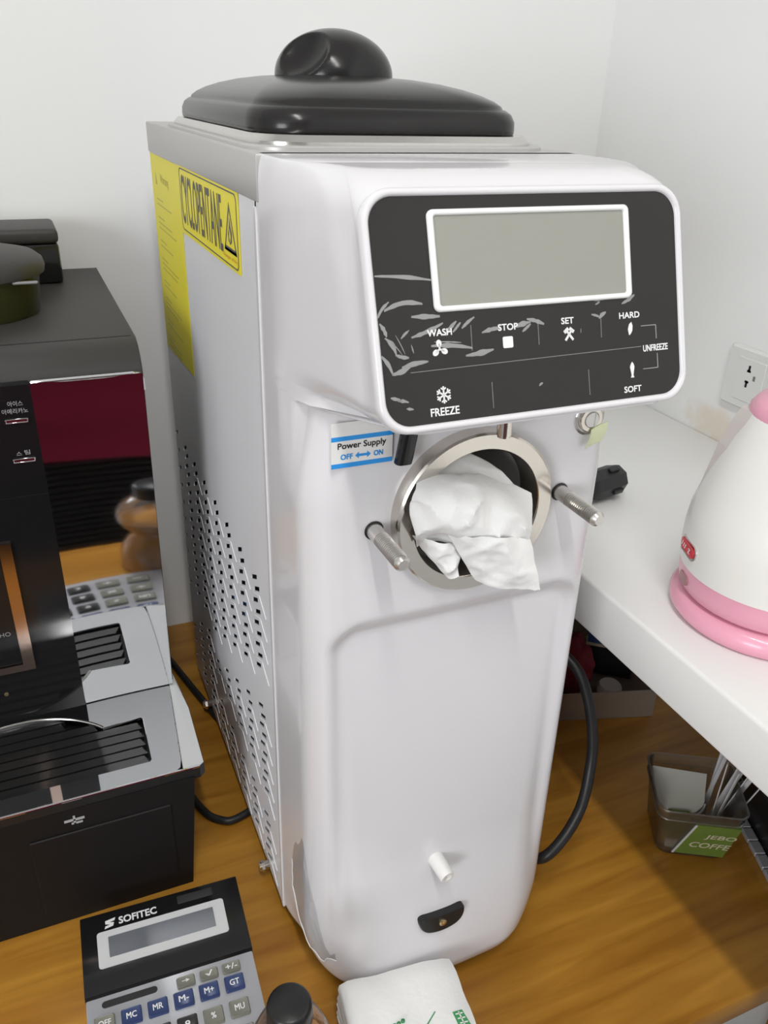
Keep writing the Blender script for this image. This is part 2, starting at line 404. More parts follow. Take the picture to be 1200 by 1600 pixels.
# body of the cabinet behind the housing
XL, XR = .145, .384
put('back_panel', MB().box((XL+.001, .957, .012), (XR-.001, .960, .705)), STEELP, mc)
put('base_plate', MB().box((XL+.004, .560, .0108), (XR-.003, .957, .014)), DARKIN, mc)
put('side_panel', MB().box((XR-.0015, YS, .012), (XR, .960, .684)), STEELP, mc)
# near side panel with real vent holes
HOLES = []
for k in range(8):
    yc = .5945+.0505*k
    for j in range(30):
        B = j % 2 == 0; z = .3723-.0118*j
        if k == 7 and j % 2: continue
        b1 = z > .2765-.49*(yc-.5945) and True
        b2 = z < .238-.47*(yc-.5945) and z > .122-.02*(yc-.5945)
        b3 = z < .098-.10*(yc-.5945) and z > .028
        if k >= 5: b1 = z > .20-.25*(yc-.75); b2 = z < .18-.5*(yc-.80) and z > .06
        if not (b1 or b2 or b3) or z < .03: continue
        y = yc+(.0035 if B else -.0035); HOLES.append((y-.0103, y+.0103, z-.0024, z+.0024, B, yc))
ys = sorted({round(h[i], 5) for h in HOLES for i in (0, 1)} | {round(h[5]+d, 5) for h in HOLES for d in (-.0145, .0145)} | {YS-.003, .965}); zs_ = sorted({round(h[i], 5) for h in HOLES for i in (2, 3)} | {.012, .022, .40, .684})
ys = [min(y, .960) for y in ys if y < .9655]
cells = set()
for h in HOLES:
    for i in range(len(ys)-1):
        if h[0]-1e-6 < (ys[i]+ys[i+1])/2 < h[1]+1e-6:
            for j in range(len(zs_)-1):
                if h[2] < (zs_[j]+zs_[j+1])/2 < h[3]: cells.add((i, j))
def slant(y):                                        # the slots rise towards the front inside each column
    d = (y-.5945+.0505/2) % .0505-.0505/2
    if abs(d) <= .0145: return -.52*d
    return (-.52*.0145+.52*.0145*2*((d-.0145)/(.0505-.029))) if d > 0 else (.52*.0145+.52*.0145*2*((d+.0145)/(.0505-.029)))
zo = lambda y, z: z+(slant(y)*ss(.012, .030, z)*(1-ss(.38, .40, z)))
sp = MB(); ny, nz = len(ys), len(zs_)
sp.v = [(XL, y, zo(y, z)) for y in ys for z in zs_]+[(XL+.0014, y, zo(y, z)) for y in ys for z in zs_]; K = ny*nz
for i in range(ny-1):
    for j in range(nz-1):
        if (i, j) in cells: continue
        q = (i*nz+j, (i+1)*nz+j, (i+1)*nz+j+1, i*nz+j+1); sp.f += [q, tuple(K+t for t in reversed(q))]
        for (di, dj, a, b) in ((-1, 0, q[0], q[3]), (1, 0, q[1], q[2]), (0, -1, q[0], q[1]), (0, 1, q[3], q[2])):
            if (i+di, j+dj) in cells or not (0 <= i+di < ny-1 and 0 <= j+dj < nz-1): sp.f.append((a, b, K+b, K+a))
sidep = put('vented_side_panel', sp, STEELP, mc, 0, label='grey side panel with rows of slanted vent holes')
rb = MB()
for y0, y1, z0, z1, B, yc in HOLES:
    if B or yc > .88: continue
    c0 = (y0+y1)/2; zc = (z0+z1)/2; pk = (yc-.0130, zc-.0002)
    for a, b in (((c0+.009, zc-.0110+.003), pk), (pk, (pk[0]-.0195, pk[1]-.0115))):
        rb.prism(seg(a, b, .0010), lambda u, v, h: (XL-h, u, v), .0, .0005)
put('embossed_rib', rb, STEELP, sidep, 0, kind='stuff')
ins = MB().box((XL+.012, .56, .02), (XR-.012, .945, .40)); put('housing_edge', MB().box((XL-.0009, YS-.004, .014), (XL+.004, YS+.0015, .680), .0004, 1).box((XR-.004, YS-.004, .014), (XR+.0009, YS+.0015, .680), .0004, 1), SHELL, mc, 0)
put('inner_liner', ins, DARKIN, mc, 0)
for y, z, l in ((.705, .245, .03), (.655, .30, .035), (.70, .29, .03)): put('wire_bundle', MB().tube([(XL+.006, y, z-.012), (XL+.007, y+.004, z), (XL+.006, y-.004, z+.012)], .0035, 8, 4), BLUEIN, mc)
for y in (.593, .867): put('foot_bolt', MB().tube([(XL+.002, y, .017), (XL-.011, y, .017)], .0045, 12, 1).tube([(XL-.006, y, .017), (XL-.009, y, .017)], .0065, 6, 1), STEEL, mc)
for x in (XL+.03, XR-.03):
    for y in (.50, .90): put('rubber_foot', MB().lathe([(0, 0), (.014, 0), (.016, .010), (0, .010)], 20, Matrix.Translation((x, y, 0))), RUBBER, mc)
# grey steel top with skirt
put('top_cover', MB().box((XL-.0012, .535, .683), (XR+.001, .961, .7115), .0012), GREYTOP, mc)
LC = (.2620, .72)
def rrect(hw, hh, r, z, n=10): return [(a, b, z) for a, b in rr(LC[0], LC[1], hw, hh, r, n)]
put('grey_gasket', MB().loft([rrect(.1135, .166, .03, .7112), rrect(.1135, .166, .03, .7135), rrect(.1125, .165, .03, .7145)]), GREYTOP, mc)
put('silver_rim', MB().loft([rrect(.109, .160, .034, .7145), rrect(.109, .160, .034, .7165), rrect(.106, .156, .034, .7205)]), SILVER, mc)
lv = [(.1015, .1425, .030, .7200), (.1035, .1448, .034, .7212), (.1042, .1455, .036, .7240), (.1040, .1452, .036, .7290), (.1020, .143, .036, .7340), (.0985, .139, .035, .7368), (.0970, .1375, .035, .7372), (.0962, .1365, .035, .7392),
      (.0925, .132, .036, .7425), (.086, .124, .038, .7462), (.077, .113, .040, .7497), (.065, .098, .042, .7530), (.050, .078, .042, .7555), (.032, .05, .03, .7570), (.012, .02, .011, .7574)]
lid = put('lid', MB().loft([rrect(*a) for a in lv]), LIDB, mc, 60)
hd = bmesh.new(); bmesh.ops.create_uvsphere(hd, u_segments=128, v_segments=80, radius=1)
for v in list(hd.verts):
    if v.co.z < -.15: hd.verts.remove(v)
for v in hd.verts:
    c = v.co; p = Vector((c.x*.0485, c.y*.047, (c.z if c.z > 0 else c.z*.3)*.0345))
    for cc, rad in ((Vector((-.050, -.032, .033)), .0365), (Vector((.050, .032, .033)), .0365)):
        d = p-cc
        if d.length < rad:                                  # thumb hollows in the two flanks of the knob
            u = (Vector((0, 0, .002))-p).normalized(); b_ = d.dot(u); q = -b_+math.sqrt(max(0, b_*b_-(d.length_squared-rad*rad))); p = p+u*q
    v.co = p
put('lid_knob', MB().bm(hd, Matrix.Translation((LC[0]+.0005, .72, .7563))), LIDB, lid, 60)

fm = MB(); FN = 14
def on_shell(s_, z, off):
    z = max(.032, z); u = min(1, max(0, (z-.03)/.46)); r_ = ring(z, .4215+.0245*u**.75, .056-.030*u**.7, .006*(1-u), dep=.0105, low=.016*(max(0, .075-z)/.063)**2)
    i = int(s_); f_ = s_-i; a, b_ = Vector(r_[i]), Vector(r_[i+1]); d_ = b_-a; return a+d_*f_+Vector((d_.y, -d_.x, 0)).normalized()*off
up_ = lambda t: .125+.075*math.sin(math.pi*min(1, t*1.25))-.055*t+.008*math.sin(t*19); lo_ = lambda t: .112-.062*math.sin(math.pi*(.12+.60*t))+.004*math.sin(t*23)
for i in range(FN+1):
    for j in range(FN+1):
        t = i/FN; z = lo_(t)+(up_(t)-lo_(t))*j/FN; fm.v.append(tuple(on_shell(6.0+11.5*t, z, .0006+.0009*abs(noise.noise(Vector((t*6, z*60, 0)))))))
fm.f = [(i*(FN+1)+j, i*(FN+1)+j+1, (i+1)*(FN+1)+j+1, (i+1)*(FN+1)+j) for i in range(FN) for j in range(FN)]
pf = put('protective_film', fm, FILM, mc, 60, label='loose remnant of clear protective film')
put('film_edge_highlight', MB().tube([fm.v[i*(FN+1)] for i in range(FN+1)], .0006, 6, 1).tube([fm.v[j] for j in range(FN+1)], .0005, 6, 1), WHITEP, pf, 40)  # white tubes draw the highlight along the film edge
# stickers on the near side
SP = lambda a, b, h=0.: Vector((XL-h, a, b))
s1 = put('instruction_sticker', MB().prism([(.803, .4865), (.957, .477), (.957, .6825), (.803, .6825)], SP, .0002, .0005), YEL, mc, 0, label='tall yellow instruction sticker')
t = MB()
for z in (.665,): 
    text(t, 'Warning', lambda a, b, h=0: SP(.905-a, b, h), 0, .655, .045, .666, .0006)
    t.prism([(.925, .654), (.935, .654), (.930, .667)], SP, .0005, .0006)
z = .640
while z > .492:
    m_ = 3 if int(z*1000) % 2 else 2
    for i in range(m_):
        t.prism(seg((.935, z), (.935-.11*random.uniform(.6, 1) if i else .90, z), .0011), SP, .0005, .0006); z -= .0052
    z -= .008
put('sticker_print', t, YELW, s1, 0)
s2 = put('warning_sticker', MB().prism([(.587, .6275), (.803, .6255), (.803, .6845), (.587, .6855)], SP, .0003, .0007), YEL, mc, 0, label='yellow flammable gas warning sticker')
t = MB(); TP = lambda a, b, h=0: SP(.803-a, b, h)
o_ = rr(.108, .6555, .1035, .0262, .006, 5); i_ = rr(.108, .6555, .1018, .0252, .005, 5); t.frame(o_, i_, TP, .0007, .0009)
text(t, 'CYCLOPENTANE', TP, .010, .6355, .165, .6765, .0009, bold=.00022)
tri = [(.170, .639), (.2075, .639), (.1887, .674)]; c_ = Vector((.1887, .6495)); ti = [tuple(c_+(Vector(p)-c_)*.80) for p in tri]
t.frame(tri, ti, TP, .0007, .0009); t.prism([(.170, .639), (.2075, .639), (.2055, .6425), (.172, .6425)], TP, .0007, .0009)
t.prism([(.1887, .6635), (.1915, .657), (.1945, .6535), (.1935, .647), (.1887, .6445), (.1838, .647), (.183, .652), (.1858, .655)], TP, .0007, .00091)
put('sticker_print', t, INK, s2, 0)
t = MB(); text(t, 'Danger of fire', TP, .166, .633, .2085, .6365, .0009); put('sticker_small_print', t, ORANGE, s2, 0)
t = MB(); t.prism([(.1887, .656), (.191, .6505), (.1887, .646), (.1862, .650)], TP, .0009, .00095); put('flame_core', t, YEL, s2, 0)

# control panel on the sloping face
FV = Vector((0, .342, 1)).normalized(); FO = Vector((.262, fy(.6435), .6435))
FP0 = plane(FO, (1, 0, 0), FV)
mm = lambda f: (lambda a, b, h=0.: f(a/1000, b/1000, h))
FP = mm(FP0)
put('panel_rim', MB().frame(rr(0, 2, 101.5, 62.5, 17, 10), rr(0, 2, 97.2, 58.4, 14, 10), FP, -.004, .0028, .0014), SHELL, mc, 60)
pn = put('control_panel', MB().prism(rr(0, 2, 97.6, 58.8, 14, 10), FP, -.002, .0009), PANEL, mc, 0, label='glossy black touch panel with white symbols')
scr = put('screen_frame', MB().frame(rr(-.6, 27.4, 64, 26.0, 3.5, 5), rr(-.6, 27.4, 60.4, 23.0, 1.5, 5), FP, .0009, .0030, .0008), SCRW, pn, 60)
put('screen', MB().prism(rr(-.6, 27.4, 60.6, 23.2, 1.5, 5), FP, .0009, .0014), LCD, pn, 0, label='blank grey display screen')
t = MB(); h = .0011
for s_, x0, y0, x1, y1 in (('WASH', -69.7, -10.6, -55.3, -7.2), ('STOP', -26.8, -10.8, -14.4, -7.4), ('SET', 14.2, -10.2, 22.4, -6.8), ('HARD', 54.2, -10.0, 68.6, -6.7), ('UNFREEZE', 70.4, -30.2, 88.5, -26.6), ('SOFT', 55.4, -53.0, 67.7, -49.5), ('FREEZE', -71.7, -52.6, -54.6, -48.5)):
    t = MB(); text(t, s_, FP, x0, y0, x1, y1, h, bold=.12); put('panel_word', t, WHITEP, pn, 0)
def sym(t_): return put('panel_symbol', t_, WHITEP, pn, 0)
t = MB()
for a in (95, 215, 335):
    c = Vector((-63.2+3.0*math.cos(R(a)), -17.6+3.0*math.sin(R(a)))); t.prism([(c.x+2.0*math.cos(R(a))*math.cos(k*.6)-1.6*math.sin(R(a))*math.sin(k*.6), c.y+2.0*math.sin(R(a))*math.cos(k*.6)+1.6*math.cos(R(a))*math.sin(k*.6)) for k in range(11)], FP, .0009, h)
    t.prism(seg((-63.2, -17.6), tuple(c), 1.0), FP, .0009, h)
sym(t)
sym(MB().prism(rr(-21.2, -17.3, 3.2, 3.1, .9, 4), FP, .0009, h))
t = MB()
for sg in (1, -1):
    t.prism(seg((19-2.6*sg, -19.4), (19+2.0*sg, -13.6), 1.3), FP, .0009, h); t.prism(seg((19+.4*sg, -12.8), (19+3.2*sg, -15.0), 1.9), FP, .0009, h)
sym(t)
sym(MB().prism([(60.7, -19.9), (60.0, -16.5), (61.0, -13.6), (62.6, -12.4), (63.4, -14.6), (63.0, -17.5), (61.8, -19.3)], FP, .0009, h))
sym(MB().prism([(60.2, -38.3), (61.0, -36.6), (61.9, -35.4), (62.8, -36.6), (63.4, -38.3), (62.4, -43.2), (63.0, -44.6), (60.6, -44.6), (61.2, -43.2)], FP, .0009, h))
t = MB()
for k in range(3):
    a = R(90+60*k); d = Vector((math.cos(a), math.sin(a))); c = Vector((-63.1, -41.8)); t.prism(seg(tuple(c-d*4.6), tuple(c+d*4.6), .9), FP, .0009, h)
    for s_ in (1, -1):
        b0 = c+d*s_*2.6
        for dv in (50, -50):
            e_ = Matrix.Rotation(R(dv), 2) @ (d*s_); t.prism(seg(tuple(b0), tuple(b0+e_*1.9), .8), FP, .0009, h)
sym(t)
t = MB()
for a, b in (((69.5, -15.2), (80.3, -15.2)), ((80.3, -15.2), (80.4, -23.2)), ((69.8, -40.3), (80.7, -40.3)), ((80.7, -40.3), (80.6, -31.8))): t.prism(seg(a, b, .35), FP, .0009, h)
for a, b in (((-43.5, -6.5), (-43.8, -20.2)), ((-1.2, -7), (-1.3, -20.5)), ((41.3, -6), (41, -19.9)), ((-33.2, -38), (-33.3, -52.4)), ((30.8, -37.2), (30.9, -51.8)), ((-81.2, -28.4), (69.2, -27.0))):
    A_, B_ = Vector(a), Vector(b); L_ = (B_-A_).length; k = int(L_/.75)
    for i in range(k): t.prism(seg(tuple(A_+(B_-A_)*i/k), tuple(A_+(B_-A_)*(i+.55)/k), .3), FP, .0009, h)
put('panel_lines', t, LINEP, pn, 0)
t = MB()
for a, b, w, bd in (((-96.5, 21.7), (-64.8, 18.2), 2.0, .6), ((-97.2, .5), (-90, 8.5), 1.8, .8), ((-93, 4.2), (-71, 6.4), 3.0, 2.2), ((-78, .2), (-61.5, -.6), 2.6, 0), ((-79, -10.4), (-60, -4.2), 2.4, -.6), ((-59, -10.8), (-52, -3.8), 2.0, .4),
                    ((-54.5, -9.4), (-49.5, -4.6), 1.4, 0), ((-49, -7.8), (-41, -2.4), 2.0, .3), ((-37, -11), (-25, -9.3), 2.4, .5), ((-17, -9.7), (-5.8, -7.4), 2.6, .3), ((-11.5, -12.4), (-6, -8.5), 1.8, 0), ((-8.2, -5.7), (2.8, -9.3), 2.2, .4),
                    ((-68, -15.6), (-43.5, -18.6), 2.8, .8), ((-66, -13.6), (-50, -15.2), .8, .2), ((-47.8, -22.4), (-30.5, -20.4), 2.8, -.3), ((-96.3, -2), (-93, -9), 2.2, .5), ((-94, -9.5), (-88.5, -18.5), 2.4, 1.2), ((-89, -18.5), (-81.5, -20.6), 2.0, -.4),
                    ((-97, -18.5), (-91.5, -28.5), 2.4, .8), ((-92, -28.5), (-80.8, -25.2), 2.4, -.5), ((-86, -25.2), (-70.5, -23.4), 2.4, .4), ((-94, -40.3), (-88, -42.2), 1.8, 0), ((-90, -42.3), (-84, -43.6), 1.8, .3), ((-85.5, -46.8), (-81.5, -47.6), 1.4, 0),
                    ((-85, -10.5), (-80, -6.5), 1.2, .2), ((-88, -8.5), (-83.5, -18.5), .5, .2), ((-91, -11.5), (-85, -19), .5, .3), ((-79.5, -14), (-78.5, -18.5), .7, 0), ((35, -6.2), (40.5, -8), 1.5, .2), ((40, -8.7), (45, -5.5), 2.2, .3), ((37.2, 1.4), (44.5, 1.8), 1.6, .2), ((38, -1), (41, .5), 1.2, 0), ((56.5, -1.6), (65.8, 3.0), 2.0, -.3), ((49, 3), (57, 2.4), 1.1, 0), ((-3.0, -43), (-.5, -41.5), 1.4, .2), ((27, -16), (27.2, -13.5), .4, 0)):
    t.prism(lens(a, b, w, 8, bd), FP, .0009, .00105)
put('film_crease', t, SMEAR, pn, 0, kind='stuff')

# freezing cylinder mouth
RY = Matrix.Translation((RC[0], .445, RC[1])) @ Matrix.Rotation(R(90), 4, 'X')      # local z runs towards the camera
fl = put('cylinder_flange', MB().lathe([(.0478, -.012), (.0478, .0095), (.0490, .0112), (.0588, .0112), (.0602, .0098), (.0605, .006), (.0605, -.004), (.0585, -.012), (.0478, -.012)], 96, RY), STEEL, mc, 40)
put('bore', MB().lathe([(.0482, .004), (.0480, -.16), (0, -.16)], 64, RY), STEELD, fl, 40)
put('dispenser_pin', MB().tube([(.2715, .424, .5765), (.2720, .424, .5525)], .0050, 20, 1).tube([(.2720, .424, .5528), (.2720, .424, .5508)], .0043, 20, 1), STEEL, mc, 40)
def bolt(x, z):
    prof = [(0, .048), (.0036, .048), (.0054, .0458)]
    zz = .0450
    while zz > .0135: prof += [(.0057, zz), (.0057, zz-.0007), (.0042, zz-.0014), (.0057, zz-.0020)]; zz -= .0020
    prof += [(.0058, .0115), (.0058, -.003), (0, -.003)]
    m_ = Matrix.Translation((x, .445, z)) @ Matrix.Rotation(R(90), 4, 'X')
    b_ = put('stud_bolt', MB().lathe(prof, 24, m_), BOLTM, mc, 22)
    put('bolt_hole', MB().lathe([(.0057, -.0005), (.0057, .0003), (.0068, .0003), (.0070, -.0005)], 28, m_), RUBBER, b_, 40)
bolt(.1915, .4855); bolt(.3385, .4905)
# power switch lever and its label
put('switch_lever', MB().loft([[(x, y, z) for x, y in rr(a, b, .0056, .0045, .0035, 4)] for a, b, z in ((.2125, .437, .5745), (.2105, .437, .558), (.2072, .4365, .5405), (.2064, .4365, .5368))]), BLACKG, mc, 50)
NP = lambda a, b, h=0.: Vector((a, .4448-h, b))
lb = put('power_label', MB().prism([(.1605, .5355), (.2022, .5355), (.2022, .5660), (.1605, .5660)], NP, .0002, .0006), LABELW, mc, 0, label='white power supply label with blue bars')
t = MB().prism([(.1605, .5355), (.2022, .5355), (.2022, .5387), (.1605, .5387)], NP, .0006, .0007).prism([(.1605, .5538), (.2022, .5538), (.2022, .5568), (.1605, .5568)], NP, .0006, .0007)
text(t, 'OFF', NP, .1668, .5412, .1748, .5447, .0008, bold=.00015); text(t, 'ON', NP, .1893, .5412, .1955, .5447, .0008, bold=.00015)
t.prism([(.1765, .54295), (.1790, .5452), (.1790, .5438), (.1847, .5438), (.1847, .5452), (.1872, .54295), (.1847, .5407), (.1847, .5421), (.1790, .5421), (.1790, .5407)], NP, .0006, .0008)
put('label_print', t, BLUEP, lb, 0)
t = MB(); text(t, 'Power Supply', NP, .1648, .5472, .1975, .5525, .0008, bold=.00012); put('label_lettering', t, TXT, lb, 0)
# key lock with its hanging sticker
LK = Matrix.Translation((.3555, .447, .5455)) @ Matrix.Rotation(R(90), 4, 'X')
kl = put('key_lock', MB().lathe([(.0098, 0), (.0098, .003), (.0088, .0045), (.0062, .0045), (.0060, .0036), (0, .0036)], 32, LK), STEEL, mc, 40)
put('lock_core', MB().lathe([(.0058, .0036), (.0054, .0052), (0, .0054)], 28, LK)  .box((.3575, .4412, .541), (.3583, .4422, .550)), STEELD, kl, 40)
put('lock_film', MB().lathe([(.0118, .001), (.0126, .0016), (.0118, .0024), (.0108, .0016), (.0118, .001)], 32, LK), CLEAR, kl, 40)
lt = put('lock_sticker', MB().patch([(.3525+.0045*b+.0010*(3-a), .4435-.0018*math.sin(a*1.2)-(.0025 if b == 0 else .0008*b), .5385-.0050*a+.0015*b) for a in range(4) for b in range(4)], 8), PALEGR, mc, 50, label='curled pale green sticker under the lock')
# drain spout and black clamp low on the front
SPm = Matrix.Translation((.2550, .4365, .1505)) @ Matrix.Rotation(R(6), 4, 'Z') @ Matrix.Rotation(R(98), 4, 'X')
put('drain_spout', MB().lathe([(.0080, -.012), (.0072, .004), (.0067, .0185), (.0062, .020), (.0042, .020), (.0040, .008), (0, .008)], 28, SPm), WHITEPL, mc, 40)
put('spout_hole', MB().lathe([(.0041, .0165), (0, .0165)], 20, SPm), BRASS, mc, 0)
CP = plane((.2578, .4235, .0880), (1, 0, 0), (0, .10, 1)); CPm = mm(CP)
poly = [(-22, 8.5), (-10, 7.2), (10, 7.2), (22, 9.0), (22.4, 2.0), (19.5, -5), (13, -10), (0, -12.5), (-13, -10.5), (-19.5, -6), (-22.4, 1)]
for _ in range(2): poly = [p for a, b in zip(poly, poly[1:]+poly[:1]) for p in ((a[0]*.75+b[0]*.25, a[1]*.75+b[1]*.25), (a[0]*.25+b[0]*.75, a[1]*.25+b[1]*.75))]
cl_ = put('drain_clamp', MB().loft([[CPm(a, b, -.008) for a, b in poly], [CPm(a, b, .0025) for a, b in poly], [CPm(a*.95, b*.93, .0042) for a, b in poly]]), BLACK, mc, 40)
CPM = Matrix.Translation(CPm(-.3, -1.5, .0042)) @ Matrix.Rotation(R(90), 4, 'X')
put('clamp_screw', MB().lathe([(.0036, -.001), (.0036, .0010), (.0028, .0016), (.0013, .0016), (.0012, .0006), (0, .0006)], 20, CPM), BRASS, cl_, 40)

# tissue stuffed in the mouth
A_ = [(.218, .44, .5235), (.236, .43, .5297), (.2702, .43, .5231), (.3029, .43, .5025), (.2069, .425, .516), (.2179, .395, .5325), (.2546, .395, .5243), (.3005, .42, .4927), (.2076, .42, .4998), (.2195, .395, .5102), (.2573, .395, .4986), (.2979, .415, .4767), (.2158, .43, .4761), (.2268, .415, .4869), (.2534, .41, .4795), (.2903, .415, .4669)]
B_ = [(.2312, .415, .4908), (.2442, .4, .4928), (.2661, .4, .4896), (.2939, .412, .477), (.2394, .415, .4771), (.2501, .4, .4807), (.2725, .4, .4762), (.2966, .408, .4643), (.2464, .414, .4622), (.2571, .405, .4626), (.2757, .402, .4593), (.2996, .406, .4519), (.2548, .415, .4511), (.267, .41, .4426), (.2855, .406, .4397), (.3033, .406, .4368)]
C_ = [(.213, .43, .485), (.2199, .42, .4856), (.2293, .415, .4849), (.2423, .418, .4788), (.2172, .428, .4769), (.2188, .412, .479), (.2285, .408, .4792), (.2418, .416, .4721), (.2238, .424, .4694), (.2255, .412, .4693), (.2326, .41, .4689), (.2431, .418, .4622), (.2334, .424, .4567), (.2356, .418, .4521), (.2394, .416, .4524), (.2432, .418, .4545)]
D_ = [(.2564, .47, .5315), (.2741, .46, .5272), (.2875, .452, .5174), (.2988, .446, .4968), (.2442, .465, .528), (.2613, .45, .5254), (.2775, .446, .5165), (.2958, .443, .4977), (.2274, .455, .525), (.2464, .44, .5238), (.2692, .44, .5156), (.2946, .441, .4978), (.2185, .445, .5142), (.242, .44, .5174), (.2722, .44, .5103), (.2941, .44, .4968)]
tm = MB()
D_ = [(x, y-.014, z) for x, y, z in D_]
for i, c in enumerate((A_, B_, C_, D_)): tm.patch(c, 26, (.009, .0035, .004, .003)[i], i*7.3, (36, 50, 60, 50)[i], .0006)
ti_ = put('tissue', tm, TISSUE, None, 40); tag(ti_, 'crumpled white tissue stuffed in the steel mouth of the machine', 'tissue')

# ------------------------------------------------------------------ machine power cord and plug on the counter
t = MB().tube([(.520, .6435, .3675), (.495, .652, .360), (.455, .66, .3562), (.433, .655, .345), (.424, .635, .30), (.432, .585, .26), (.4545, .535, .235), (.4619, .515, .2062), (.4642, .50, .1672), (.4596, .49, .1342), (.4435, .475, .101), (.416, .462, .0801), (.3935, .462, .0617), (.3925, .490, .040), (.3925, .55, .012), (.3935, .62, .0062), (.3935, .75, .0062)], .0056, 12, 6)
pc = put('power_cord', t, RUBBER, None, 40); tag(pc, 'thick black power cord hanging beside the machine under the counter', 'cord')
PM = Matrix.Translation((.537, .6530, .3690)) @ Matrix.Rotation(R(12), 4, 'Z') @ Matrix.Rotation(R(90), 4, 'Y')
pb = MB().lathe([(0, -.020), (.0075, -.018), (.0095, -.012), (.0150, -.006), (.0168, .002), (.0175, .036), (.0160, .0425), (.0145, .044), (0, .044)], 8, PM)
for a in (0, 90, 180, 270):
    m_ = PM @ Matrix.Rotation(R(a+20), 4, 'Z'); pb.box((.0150, -.003, .020), (.0192, .003, .034), .0008, 1, m_)
for s_ in (-.0095, .0095): pb.tube([tuple(PM @ Vector((s_, 0, .043))), tuple(PM @ Vector((s_, 0, .046)))], .0024, 10, 1)
pl = put('plug', pb, RUBBER, pc, 30)
# coffee machine cord
t = MB().tube([(.100, 1.045, .0047), (.1143, .987, .0047), (.128, .93, .0047), (.139, .885, .0047), (.160, .80, .0047), (.170, .72, .0047), (.156, .688, .0047), (.128, .676, .0047), (.1127, .681, .0047), (.098, .70, .0047), (.086, .75, .0047), (.084, .85, .0047), (.086, 1.0, .0047)], .0045, 10, 6)
tag(put('appliance_cord', t, RUBBER, None, 40), 'black cord looping over the wood from the coffee machine', 'cord')

# ------------------------------------------------------------------ coffee machine
cm = thing('coffee_machine', 'black and chrome espresso machine with a slatted drip tray', 'machine', (-.10, .85, 0))
ba = MB().add([(x, y, z) for x, y, z in ((-.34, .617, 0), (.068, .615, 0), (.068, 1.06, 0), (-.34, 1.06, 0), (-.34, .617, .145), (.0805, .615, .145), (.0805, 1.06, .145), (-.34, 1.06, .145))], [(0, 1, 2, 3), (4, 5, 6, 7), (0, 1, 5, 4), (1, 2, 6, 5), (2, 3, 7, 6), (3, 0, 4, 7)])
base = put('base', ba, BASEB, cm, 0)
put('drawer_front', MB().box((-.075, .6135, .020), (.055, .616, .118), .001, 1), BASEB, base, 0)
TZ = .157
tp = [(-.34, .616), (.0865, .616), (.0915, .621), (.0935, .705), (.0865, .785), (-.34, .785)]
put('tray_body', MB().prism(tp, lambda a, b, h: (a, b, h), .1415, TZ-.0140), BLACK, cm, 0)
put('tray_side', MB().frame(tp, [(min(x, .20)-.006 if x > 0 else x+.006, y+(.004 if y < .7 else -.004)) for x, y in tp], lambda a, b, h: Vector((a, b, h)), .1425, TZ-.0022), BLACK, cm, 0)
# chrome tray deck with an opening for the grille
def deck(outer, inner, h0, h1):
    c = bpy.data.curves.new('d', 'CURVE'); c.dimensions = '2D'; c.fill_mode = 'BOTH'; c.extrude = (h1-h0)/2; c.bevel_depth = .0006; c.bevel_resolution = 1
    for P in (outer, inner):
        s_ = c.splines.new('POLY'); s_.points.add(len(P)-1); s_.use_cyclic_u = True
        for q, p in zip(s_.points, P): q.co = (p[0], p[1], 0, 1)
    o = bpy.data.objects.new('d', c); COL.objects.link(o); bpy.context.view_layer.update()
    me = bpy.data.meshes.new_from_object(o.evaluated_get(bpy.context.evaluated_depsgraph_get()))
    r = MB().add([(v.co.x, v.co.y, v.co.z+(h0+h1)/2) for v in me.vertices], [tuple(p.vertices) for p in me.polygons])
    bpy.data.objects.remove(o); bpy.data.curves.remove(c); return r
hole = [(-.30, .6375), (.0425, .6375), (.0445, .640), (.0455, .7035), (.0435, .7058), (.0056, .7030), (-.0022, .7119), (-.0172, .7235), (-.0308, .7309), (-.0481, .7370), (-.0655, .7395), (-.0913, .7385), (-.13, .730), (-.17, .7058), (-.30, .7058)]
outer = [(-.34, .6165), (.062, .6165), (.068, .620), (.0705, .63), (.083, .78), (-.34, .78)]
put('tray_deck', deck(outer, hole, TZ-.0020, TZ), CHROME, cm, 40)
put('tray_edge', MB().add([(.0705, .6175, TZ-.0002), (.086, .617, TZ-.0016), (.0910, .621, TZ-.0018), (.093, .705, TZ-.0020), (.0865, .784, TZ-.002), (.0835, .78, TZ-.0002), (.0705, .6175, TZ-.0030), (.086, .617, TZ-.0050), (.0910, .621, TZ-.005), (.093, .705, TZ-.005), (.0865, .784, TZ-.005), (.0835, .78, TZ-.0035)],
    [(0, 1, 2, 3, 4, 5), (6, 7, 8, 9, 10, 11), (0, 1, 7, 6), (1, 2, 8, 7), (2, 3, 9, 8), (3, 4, 10, 9), (4, 5, 11, 10)]), FRAMEG, cm, 0)
put('tray_lip', MB().tube([(-.34, .6165, TZ-.001), (.062, .6163, TZ-.001), (.0865, .6168, TZ-.002)], .0013, 8, 1), CHROME, cm, 40)
gr = put('grille', MB().box((-.30, .637, TZ-.0145), (.046, .745, TZ-.0135)), DARKIN, cm, 0)
for k in range(8):
    y = .6415+.0127*k; x1 = .0425 if y < .70 else (.0 if y < .715 else -.03)
    x0 = -.30 if y < .70 else -.155
    put('slat', MB().add([(x0, y, TZ-.003), (x1, y, TZ-.003), (x1-.004, y+.0098, TZ-.0025), (x0, y+.0098, TZ-.0025), (x0, y, TZ-.009), (x1, y, TZ-.009), (x1-.002, y+.0098, TZ-.009), (x0, y+.0098, TZ-.009)], [(0, 1, 2, 3), (4, 5, 6, 7), (0, 1, 5, 4), (1, 2, 6, 5), (2, 3, 7, 6), (3, 0, 4, 7)]), BLACK, gr, 0)
